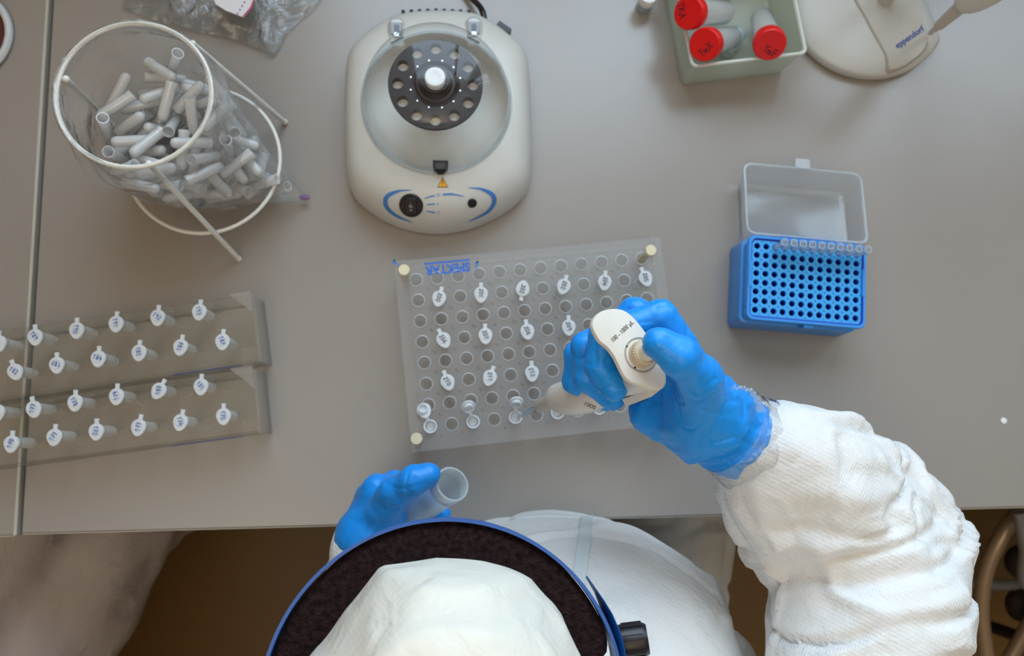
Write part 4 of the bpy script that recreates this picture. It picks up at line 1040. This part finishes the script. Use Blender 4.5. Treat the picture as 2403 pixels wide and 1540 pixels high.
def body_sdf(P):
    d = np.maximum(ell(P, Hc, (.088, .098, .118)), -ell(P, Hc+np.array([0, .80, -.60])*.105-np.array([0, .60, .80])*.03, (.062, .070, .085), RFACE))
    d = smin(d, rcone(P, Hc-np.array([0, .03, .06]), np.array([.03, -.31, T+.22]), .060, .085), .03)
    t = rcone(P, np.array([.045, -.36, T+.20]), np.array([.045, -.45, T-.18]), .135, .165)
    t = smin(t, ell(P, chest, (.185, .175, .235)), .05)
    t = smin(t, rcone(P, np.array([.265, -.335, T+.29]), Ls, .075, .075), .05)
    d = smin(d, t, .03)
    a = chain(P, sleeveR, [.024, .034, .057, .067, .068], .02)
    b = chain(P, upperR, [.068, .072, .080], .03)
    d = smin(d, smin(a, b, .022), .025)
    d = smin(d, chain(P, [Ls, foreL[2], foreL[1], foreL[0]], [.07, .055, .045, .036], .02), .02)
    for hp, kn, ft in ((hipR, kneeR, ftR), (hipL, kneeL, ftL)):
        d = smin(d, chain(P, [hp, kn, ft], [.115, .085, .06], .03), .03)
    return d
V, F = surface(body_sdf, (-.36, -.72, .02), (.52, .10, T+.47), .0038)
N = vnormals(V, F)
xa = V-PO
# creases: crumpled facets on the sleeve, cross folds at the elbow, softer folds elsewhere
arm = np.clip((V[:, 0]-.20)/.06, 0, 1)*np.clip((V[:, 2]-(T-.02))/.05, 0, 1)
fore = arm*np.clip((V[:, 1]+.115)/.04, 0, 1); upr = arm-fore
head = np.clip(1-np.linalg.norm((V-Hc)/np.array([.11, .13, .14]), axis=1), 0, 1); head = np.clip(head*6, 0, 1)
wr = V+np.stack([vnoise(V*9+1), vnoise(V*9+21), vnoise(V*9+41)], 1)*.02
def fac(P): return np.maximum(vnoise(P), vnoise(P[:, [1, 2, 0]]+17.3))     # kinked facets
def crease(P, wd): return np.exp(-(vnoise(P)/wd)**2)
fa = fac(wr*np.array([13, 15, 13])+3); fb = fac(wr*np.array([29, 33, 29])+8)
cv1 = crease(wr*np.array([13, 17, 13])+31, .10); cv2 = crease(wr*np.array([24, 30, 24])+57, .13); rd1 = crease(wr*np.array([15, 12, 15])+77, .10); rd2 = crease(wr*np.array([30, 34, 30])+97, .14)
ef = V.copy(); ef[:, 1] -= .25*(V[:, 0]-.33)          # folds at the elbow run across, a little uphill
ew = ef+np.stack([vnoise(V*8+1), vnoise(V*8+21), vnoise(V*8+41)], 1)*.014
e1 = vnoise(ew*np.array([5, 27, 12])+5); e2 = crease(ew*np.array([6, 34, 15])+15, .16); e3 = crease(ew*np.array([9, 40, 20])+45, .15)
elb = upr+fore*np.clip((-.045-V[:, 1])/.05, 0, 1)
disp = fore*(.0095*fa+.0050*fb-.0085*cv1-.0042*cv2+.0068*rd1+.0034*rd2-.001)*(1-.5*elb)+elb*(.0055*e1-.0075*e2+.0045*e3+.0035*fa+.002*fb)
r2 = ridge(wr*np.array([26, 30, 26])+9)
rest = (1-arm)*(1-head)
disp += rest*(.008*vnoise(wr*np.array([11, 9, 9]))+.005*fac(wr*11+30)-.004*crease(wr*14+30, .12)+.003*crease(wr*12+60, .12)) + head*(.0065*ridge(wr*np.array([9, 17, 9])+2)+.0012*ridge(wr*32)-.003)
cuffm = np.clip((np.linalg.norm(V-sleeveR[0], axis=1)-.02)/.06, .12, 1); disp = disp*cuffm
V = V+N*disp[:, None]
suit = np_obj('overall', V, F, M_cloth, person, PO)
# hood cloth has warm light put into its colour: assign by face
suit.data.materials.append(M_hood)
hm = np.linalg.norm((V-Hc)/np.array([.11, .13, .15]), axis=1) < 1.12
fm = hm[F].all(1); suit.data.polygons.foreach_set('material_index', fm.astype(np.int32))
sbv = BVHTree.FromPolygons([Vector(p) for p in V.tolist()], [tuple(f) for f in F.tolist()])
# zip flap down the chest
vs = []; fs = []
for k in range(19):
    t = k/18; y = 1214+t*190
    for x in (1364-t*26, 1392-t*22):
        p_, n_ = hit(sbv, x, y, .0018); p_ = p_ if p_ is not None else Wv(x, y, .15); vs.append(tuple(p_-person.location))
    if k: fs.append((2*k-2, 2*k-1, 2*k+1, 2*k))
MB().add(vs, fs).build('zip_flap', M_flap, person)
# shoes
for ft in (ftR, ftL):
    mbs = MB(); q = Vector((ft-PO).tolist())
    mbs.loft([[(q.x+x*g, q.y+.05+y*g, z) for x, y in [(.045*math.cos(a), .125*math.sin(a)) for a in np.linspace(0, 2*PI, 24, endpoint=False)]] for g, z in ((.95, 0), (1, .01), (1, .035), (.85, .06), (.5, .085))], True, True)
    mbs.build('shoe', M_shoe, person)
# face under the hood, turned down to the work
fdir = np.array([0, .80, -.60]); fup = np.array([0, .60, .80]); fx_ = np.array([1., 0, 0]); fc = Hc+fdir*.012
def L3(x, y, z): return fc+fx_*x+fdir*y+fup*z
def face_sdf(P):
    d = ell(P, fc, (.066, .080, .088))
    d = smin(d, rcone(P, L3(0, .080, .018), L3(0, .104, -.018), .008, .013), .012)
    for s in (-1, 1): d = np.maximum(d, -(np.linalg.norm(P-L3(s*.031, .094, .014), axis=1)-.015))
    d = smin(d, rcone(P, L3(-.018, .082, -.048), L3(.018, .082, -.048), .009, .009), .006)
    return d
Vf, Ff = surface(face_sdf, fc-.125, fc+.125, .004); np_obj('face', Vf, Ff, M_skin, person, PO)
for s in (-1, 1):
    c = L3(s*.031, .072, .014)-PO; e = MB().ball(c.tolist(), .0125, 16).build('eye', M_eye, person); c2 = c+fdir*.0105
    MB().ball(c2.tolist(), .0045, 10).build('iris', M_black, e)
mk = MB(); gr = []
for i in range(9):
    gr.append([])
    for j in range(13):
        a = (j-6)/6*1.15; z = -.012-i/8*.068; y = .100*math.cos(a*.8)-.006*(i-4)**2/16+.012*math.exp(-(a*2.4)**2-(i/8*1.5)**2); gr[-1].append(tuple(L3(.078*math.sin(a), y, z)-PO))
mk.add([p for r in gr for p in r], [(i*13+j, i*13+j+1, (i+1)*13+j+1, (i+1)*13+j) for i in range(8) for j in range(12)]); mk.build('face_mask', M_mask, person)

# gloves
def P3(l): return [w(*q) for q in l]
thumb = P3([(1652, 955, .268), (1640, 888, .305), (1592, 836, .328), (1546, 806, .330)])
idx = P3([(1548, 744, .288), (1418, 786, .287), (1408, 858, .285), (1442, 910, .281)])
mid = P3([(1492, 738, .262), (1374, 812, .260), (1374, 886, .253), (1438, 934, .248)])
rin = P3([(1462, 770, .238), (1356, 830, .236), (1350, 894, .228), (1420, 938, .222)])
lit = P3([(1448, 812, .212), (1354, 852, .212), (1346, 894, .204), (1415, 932, .198)])
wr0, wr1 = w(1655, 970, .252), w(1742, 1034, .235)
def glove_r(P):
    palm = None
    for k, (m, r) in enumerate(((idx[0], .0135), (mid[0], .0135), (rin[0], .013), (lit[0], .012))):
        e = rcone(P, wr0+(k-1.5)*np.array([.002, -.006, -.008]), m, .019, r); palm = e if palm is None else smin(palm, e, .009)
    palm = smin(palm, rcone(P, w(1530, 968, .216), w(1640, 1005, .236), .019, .024), .012)
    palm = smin(palm, rcone(P, wr0, wr1, .0315, .0300), .012)
    th = chain(P, thumb, [.019, .0155, .0128, .0112], .006)
    d = smin(palm, th, .010)
    for c, r, k in ((idx, (.0124, .0107, .0106, .0100), .0022), (mid, (.0122, .0105, .0103, .0096), .0022), (rin, (.0115, .0100, .0098, .0092), .0022), (lit, (.0105, .0093, .0090, .0085), .0022)):
        d = smin(d, chain(P, c, r, .0035), k)
    return d
def glove_mesh(fn, lo, hi, name, tocuff, org_cuff, amp=.0009):
    V, F = surface(fn, lo, hi, .0017)
    N = vnormals(V, F)
    ax = (tocuff-org_cuff)/np.linalg.norm(tocuff-org_cuff); s = (V-org_cuff)@ax
    cu = np.clip((s+.012)/.03, 0, 1)
    wp_ = V+np.stack([vnoise(V*45+1), vnoise(V*45+21), vnoise(V*45+41)], 1)*.006
    # cuff rucks run round the wrist
    ruck = ridge(np.stack([s*85+vnoise(V*28)*1.6, vnoise(V*20)*1.5, vnoise(V*20+9)*1.5], 1))
    crs = np.exp(-(vnoise(wp_*np.array([55, 70, 55]))/.09)**2)*np.clip(vnoise(V*18+5)*3+.2, 0, 1)
    disp = amp*fac(wp_*95)-.0010*crs+cu*(.0036*ruck+.0012*fac(wp_*70))
    V = V+N*disp[:, None]
    return np_obj(name, V, F, M_glove, person, PO), V, F
allp = np.array(thumb+idx+mid+rin+lit+[wr0, wr1])
glR, VR, FR = glove_mesh(glove_r, allp.min(0)-.045, allp.max(0)+.045, 'glove', wr1, wr0)
# left glove
wl0, wl1 = w(868, 1262, .128), w(862, 1310, .116)
thl = P3([(900, 1200, .150), (928, 1158, .166), (968, 1130, .180), (1006, 1114, .180)])
idl = P3([(884, 1146, .138), (925, 1132, .112), (985, 1155, .090), (1036, 1206, .100)])
mdl = P3([(866, 1168, .122), (905, 1160, .090), (968, 1185, .072), (1030, 1222, .086)])
rnl = P3([(856, 1192, .108), (892, 1190, .076), (955, 1215, .060), (1015, 1245, .074)])
ltl = P3([(852, 1216, .098), (884, 1220, .068), (940, 1240, .056), (995, 1265, .066)])
def glove_l(P):
    palm = None
    for k, m in enumerate((idl[0], mdl[0], rnl[0], ltl[0])):
        e = rcone(P, wl0, m, .021, .0125); palm = e if palm is None else smin(palm, e, .008)
    palm = smin(palm, rcone(P, w(908, 1210, .132), wl0, .017, .024), .010)
    palm = smin(palm, rcone(P, wl0, wl1, .028, .029), .01)
    d = smin(palm, chain(P, thl, [.0155, .0138, .0115, .0100], .005), .008)
    for c in (idl, mdl, rnl, ltl): d = smin(d, chain(P, c, (.0112, .0098, .0092, .0082), .003), .002)
    # nothing of the hand may enter the container
    return np.maximum(d, -(rcone(P, np.array(m1), np.array(m0), r0*.97, r0*.97)-.0006))
allp = np.array(thl+idl+mdl+rnl+ltl+[wl0, wl1])
glove_mesh(glove_l, allp.min(0)-.045, allp.max(0)+.045, 'glove', wl1, wl0, .0013)
# clear film wound round the right cuff
axv = (sleeveR[1]-wr0); axv /= np.linalg.norm(axv); u_ = np.cross(axv, [0, 0, 1.]); u_ /= np.linalg.norm(u_); v_ = np.cross(axv, u_)
rings = []; nk = 64
for i in range(15):
    t = i/14; c = w(1712, 1012, .240)*(1-t)+w(1792, 1058, .232)*t
    rings.append([c+(u_*math.cos(2*PI*k/nk)+v_*math.sin(2*PI*k/nk))*(.0350+.003*t) for k in range(nk)])
Vw = np.array(rings).reshape(-1, 3); Nw = (Vw-np.repeat(np.array([np.mean(r, 0) for r in rings]), nk, 0)); Nw /= np.linalg.norm(Nw, axis=1)[:, None]
Vw = Vw+Nw*(.0026*fac(Vw*60)+.0014*ridge(np.stack([(Vw@axv)*95+vnoise(Vw*30), Vw[:, 0]*12, Vw[:, 1]*12], 1)))[:, None]
mw = MB().loft([[tuple(Vw[i*nk+k]-PO) for k in range(nk)] for i in range(15)], False, False); mw.build('wrist_film', M_wrap, person, ang=180)
tw = [w(1784, 962, .272), w(1776, 938, .280), w(1766, 922, .284), w(1758, 914, .286), w(1752, 917, .287), w(1747, 910, .288), w(1741, 913, .288), w(1737, 907, .289), w(1731, 913, .289), w(1725, 908, .289), w(1719, 912, .289)]
tw = smooth_curve([Vector((p-PO).tolist()) for p in tw], 6); n_ = len(tw)
MB().tube(tw, [.0030-.0020*min(1, i/(n_*.35))+.0006*math.sin(i*1.3) for i in range(n_)], 8).build('twisted_film_end', M_contain, person)

# ------------------------------------------------------------------ headband worn on the hood
bc = w(1042, 1656, .335); RBn = 404/FPX*(H-.335); ho = Vector(bc.tolist())
hdb = thing('face_shield_headband', 'blue headband with thick black foam and a side knob worn over the white hood', 'headband', ho)
def arc(r, a0, a1, z, n=72): return [(r*math.cos(a0+(a1-a0)*k/n), r*math.sin(a0+(a1-a0)*k/n), z) for k in range(n+1)]
A0, A1 = R(13), R(205)
n = 84; rings = []
for k in range(n+1):
    a = A0+(A1-A0)*k/n; e = 1.0
    kk = min(k, n-k)/5
    tpr = math.sqrt(max(0, 1-(1-min(1, kk))**2))*.95+.05
    ri, ro = RBn*.70, RBn*.982; mm = (ro+ri)/2+ (1-tpr)*.006; hw = (ro-ri)/2*tpr
    cs, sn = math.cos(a), math.sin(a); z0_, z1_ = -.036, 0.0
    pr = [(mm-hw, z0_), (mm+hw, z0_), (mm+hw, z1_-.004), (mm+hw-.004*tpr, z1_), (mm-hw+.004*tpr, z1_), (mm-hw, z1_-.004)]
    rings.append([(x*cs, x*sn, z) for x, z in pr])
MB().loft(rings, True, True).build('foam_pad', M_foam, hdb)
bd_ = MB(); prv = []
A0b = R(-40)
for k in range(n+1):
    a = A0b+(R(215)-A0b)*k/n; cs, sn = math.cos(a), math.sin(a)
    ext = np.clip((R(28)-a)/R(40), 0, 1)          # the band widens and drops towards the ear
    r = RBn*(1+0*.05*ext); zt = .002-.006*ext; zb = -.010-.040*ext
    pr = [(r-.0016, zb), (r+.0004+.010*ext*.6, zb), (r+.0010, zt), (r-.0012, zt)]
    prv.append([(x*cs, x*sn, z) for x, z in pr])
bd_.loft(prv, True, True).build('blue_band', M_band, hdb)
vs = []; fs = []
for k, ((xa_, ya_), (xb_, yb_)) in enumerate([((1376, 1352), (1374, 1355)), ((1397, 1382), (1393, 1388)), ((1418, 1412), (1405, 1418)), ((1436, 1442), (1414, 1452)), ((1450, 1474), (1422, 1486)), ((1462, 1510), (1430, 1520)), ((1470, 1560), (1438, 1560)), ((1474, 1620), (1442, 1620))]):
    vs += [tuple(Wv(xa_, ya_, .337)-ho), tuple(Wv(xb_, yb_, .318)-ho), tuple(Wv(xb_, yb_, .3165)-ho), tuple(Wv(xa_+2, ya_, .3355)-ho)]
    if k:
        b_ = 4*k
        for i_ in range(4): fs.append((b_-4+i_, b_-4+(i_+1) % 4, b_+(i_+1) % 4, b_+i_))
fs += [(0, 1, 2, 3), (28, 29, 30, 31)]
MB().add(vs, fs).build('side_strap', M_band, hdb)
kp = Wv(1452, 1508, .315)-ho; kq = Wv(1520, 1500, .318)-ho; kd = (kq-kp).normalized()
Mk = Matrix.Translation(kp) @ Vector((0, 0, 1)).rotation_difference(kd).to_matrix().to_4x4(); kl = (kq-kp).length
kn = MB().lathe([(.006, -.006), (.0105, -.001), (.0112, .002), (.0112, kl-.003), (.0095, kl)], 24, Mk).build('adjusting_knob', M_black, hdb)
for k in range(12):
    MB().box((.0112, 0, kl/2), (.0014, .0022, kl*.7), Mk @ Matrix.Rotation(2*PI*k/12, 4, 'Z')).build('knob_rib', M_black, kn, False)

# ------------------------------------------------------------------ second person, seated at the left
p2 = thing('person', 'second person in a pale overall seated at the lower left, only the legs in view', 'person', (-.80, -.52, 0))
PO2 = np.array([-.80, -.52, 0])
h2 = [np.array([-.86, -.55, T-.22]), np.array([-.72, -.62, T-.24])]; k2 = [w(-40, 1180, -.16), w(215, 1185, -.28)]; f2_ = [np.array([k2[0][0], k2[0][1]-.02, .10]), np.array([k2[1][0]+.01, k2[1][1], .10])]
def body2(P):
    d = None
    for a, b, c in zip(h2, k2, f2_):
        e = chain(P, [a, b, c], [.125, .10, .06], .03); d = e if d is None else smin(d, e, .03)
    d = smin(d, rcone(P, np.array([-.76, -.60, T-.18]), np.array([-.74, -.50, T+.24]), .17, .14), .05)
    d = smin(d, rcone(P, np.array([-.93, -.50, T+.27]), np.array([-.55, -.50, T+.27]), .07, .07), .05)
    d = smin(d, ell(P, np.array([-.74, -.46, T+.50]), (.09, .105, .13)), .02)
    d = smin(d, rcone(P, np.array([-.74, -.49, T+.28]), np.array([-.74, -.47, T+.45]), .07, .06), .03)
    d = smin(d, chain(P, [np.array([-.93, -.50, T+.27]), np.array([-.98, -.38, T+.06]), np.array([-.86, -.16, T+.08])], [.07, .055, .035], .02), .02)
    d = smin(d, chain(P, [np.array([-.55, -.50, T+.27]), np.array([-.54, -.46, T+.02]), np.array([-.66, -.22, T+.08])], [.07, .055, .035], .02), .02)
    return d
V2, F2 = surface(body2, (-1.15, -.85, .02), (-.28, .02, T+.68), .0085)
N2 = vnormals(V2, F2); wr2 = V2+np.stack([vnoise(V2*7+1), vnoise(V2*7+21), vnoise(V2*7+41)], 1)*.03
V2 = V2+N2*(.016*fac(wr2*np.array([9, 8, 9]))+.007*fac(wr2*20+4))[:, None]
np_obj('overall', V2, F2, fabric('shaded_overall_cloth', (.56, .48, .45)), p2, PO2)  # darker, pinkish colour holds the shade this person sits in
Hc2 = np.array([-.74, -.46, T+.50])
def face2(P):
    d = ell(P, Hc2+np.array([0, .035, -.012]), (.066, .084, .095)); return smin(d, rcone(P, Hc2+np.array([0, .118, .0]), Hc2+np.array([0, .128, -.03]), .008, .012), .012)
Vf, Ff = surface(face2, Hc2-.14, Hc2+.16, .006); np_obj('face', Vf, Ff, M_skin, p2, PO2)
for s in (-1, 1): MB().ball((Hc2+np.array([s*.03, .108, .012])-PO2).tolist(), .012, 12).build('eye', M_eye, p2)
for px_, hx in ((-.86, -.86), (-.66, -.66)):
    e = np.array([px_+(.02 if px_ > -.7 else -.0), -.17, T+.08]); 
    def gl2(P, e=e):
        d = ell(P, e+np.array([0, .04, -.01]), (.04, .05, .018))
        for k in range(4): d = smin(d, rcone(P, e+np.array([-.027+.018*k, .07, -.01]), e+np.array([-.030+.020*k, .135-.008*abs(k-1.5), -.04]), .010, .008), .003)
        return smin(smin(d, rcone(P, e+np.array([.02 if px_ < -.7 else -.02, .02, -.01]), e+np.array([.058 if px_ < -.7 else -.058, .07, -.03]), .013, .010), .008), rcone(P, e-np.array([0, .05, 0]), e+np.array([0, .02, -.008]), .034, .028), .01)
    Vg, Fg = surface(gl2, e-np.array([.09, .10, .08]), e+np.array([.09, .17, .06]), .004); np_obj('glove', Vg, Fg, M_glove, p2, PO2)
for ft in f2_:
    q = Vector((ft-PO2).tolist())
    MB().loft([[(q.x+.045*math.cos(a)*g, q.y+.05+.125*math.sin(a)*g, z) for a in np.linspace(0, 2*PI, 24, endpoint=False)] for g, z in ((.95, 0), (1, .01), (1, .035), (.85, .06), (.5, .085))], True, True).build('shoe', M_shoe, p2)

# ------------------------------------------------------------------ seats
def stool(label, x, y, hgt):
    t = thing('stool', label, 'stool', (x, y, 0))
    MB().lathe([(.18, hgt-.05), (.20, hgt-.045), (.205, hgt-.015), (.19, hgt)], 40).build('seat', M_seat, t)
    MB().lathe([(.03, .08), (.025, hgt-.05)], 20).build('column', M_steel, t)
    for k in range(5):
        a = 2*PI*k/5+.3; l = MB().tube([(.02*math.cos(a), .02*math.sin(a), .09), (.26*math.cos(a), .26*math.sin(a), .06)], [.018, .012], 8).build('leg', M_steel, t)
        MB().ball((.26*math.cos(a), .26*math.sin(a), .028), .028, 12).build('caster', M_seat, l)
    return t
stool('dark round lab stool under the person leaning over the bench', .10, -.50, T-.325)
stool('dark round lab stool under the second person at the left', -.78, -.62, T-.365)
# tubular chair at the lower right
ch = thing('tubular_chair', 'dark chair with bent metal tubes at the lower right corner', 'chair', (.80, -.45, 0))
co_ = Vector((.80, -.45, 0))
ST_ = Wv(2545, 1350, -.28)+Vector((.16, 0, -.04))
def ctube(pts, r, name, m=M_hose):
    MB().tube([p-co_ for p in smooth_curve(pts, 8)], r, 10).build(name, m, ch)
ctube([Wv(2325, 1600, -.42), Wv(2304, 1450, -.40), Wv(2312, 1350, -.38), Wv(2345, 1270, -.36), Wv(2400, 1190, -.35), Wv(2470, 1140, -.35), ST_+Vector((-.06, .16, -.01)), ST_+Vector((.0, .15, .005))], .0115, 'bent_tube')
ctube([Wv(2350, 1580, -.45), Wv(2440, 1420, -.45), Wv(2520, 1290, -.45), ST_+Vector((-.08, .10, -.06)), ST_+Vector((-.04, .10, .005))], .011, 'brace_tube')
ctube([Wv(2385, 1590, -.46), Wv(2470, 1440, -.46), Wv(2545, 1310, -.46), ST_+Vector((-.05, .02, -.08)), ST_+Vector((.0, .02, .005))], .011, 'brace_tube')
ctube([Wv(2245, 1362, -.50), Wv(2340, 1373, -.50), Wv(2440, 1384, -.50), ST_+Vector((-.02, -.15, -.20))], .0095, 'cross_bar', M_steel)
ctube([Wv(2392, 1200, -.30), Wv(2408, 1290, -.32), Wv(2420, 1380, -.33), ST_+Vector((-.09, -.05, -.02)), ST_+Vector((-.04, -.05, .005))], .010, 'front_tube', M_steel)
a = Wv(2545, 1350, -.28)-co_+Vector((.16, 0, 0))
MB().prism(rrect(.36, .36, .06, 5, a.x+.06, a.y), a.z-.03, a.z+.01, bev=.012).build('seat', M_seat, ch)
for x_, y_ in ((a.x-.08, a.y-.15), (a.x+.2, a.y-.15), (a.x+.2, a.y+.15), (a.x-.08, a.y+.15)):
    MB().tube([(x_, y_, a.z-.03), (x_, y_, .0)], .011, 10).build('leg', M_seat, ch)
MB().ball(Wv(2398, 1320, -.42)-co_, .028, 14, sz=(1, 1, .7)).build('joint_block', M_seat, ch)
MB().ball(Wv(2400, 1420, -.50)-co_, .030, 14, sz=(1, 1, .7)).build('joint_block', M_seat, ch)
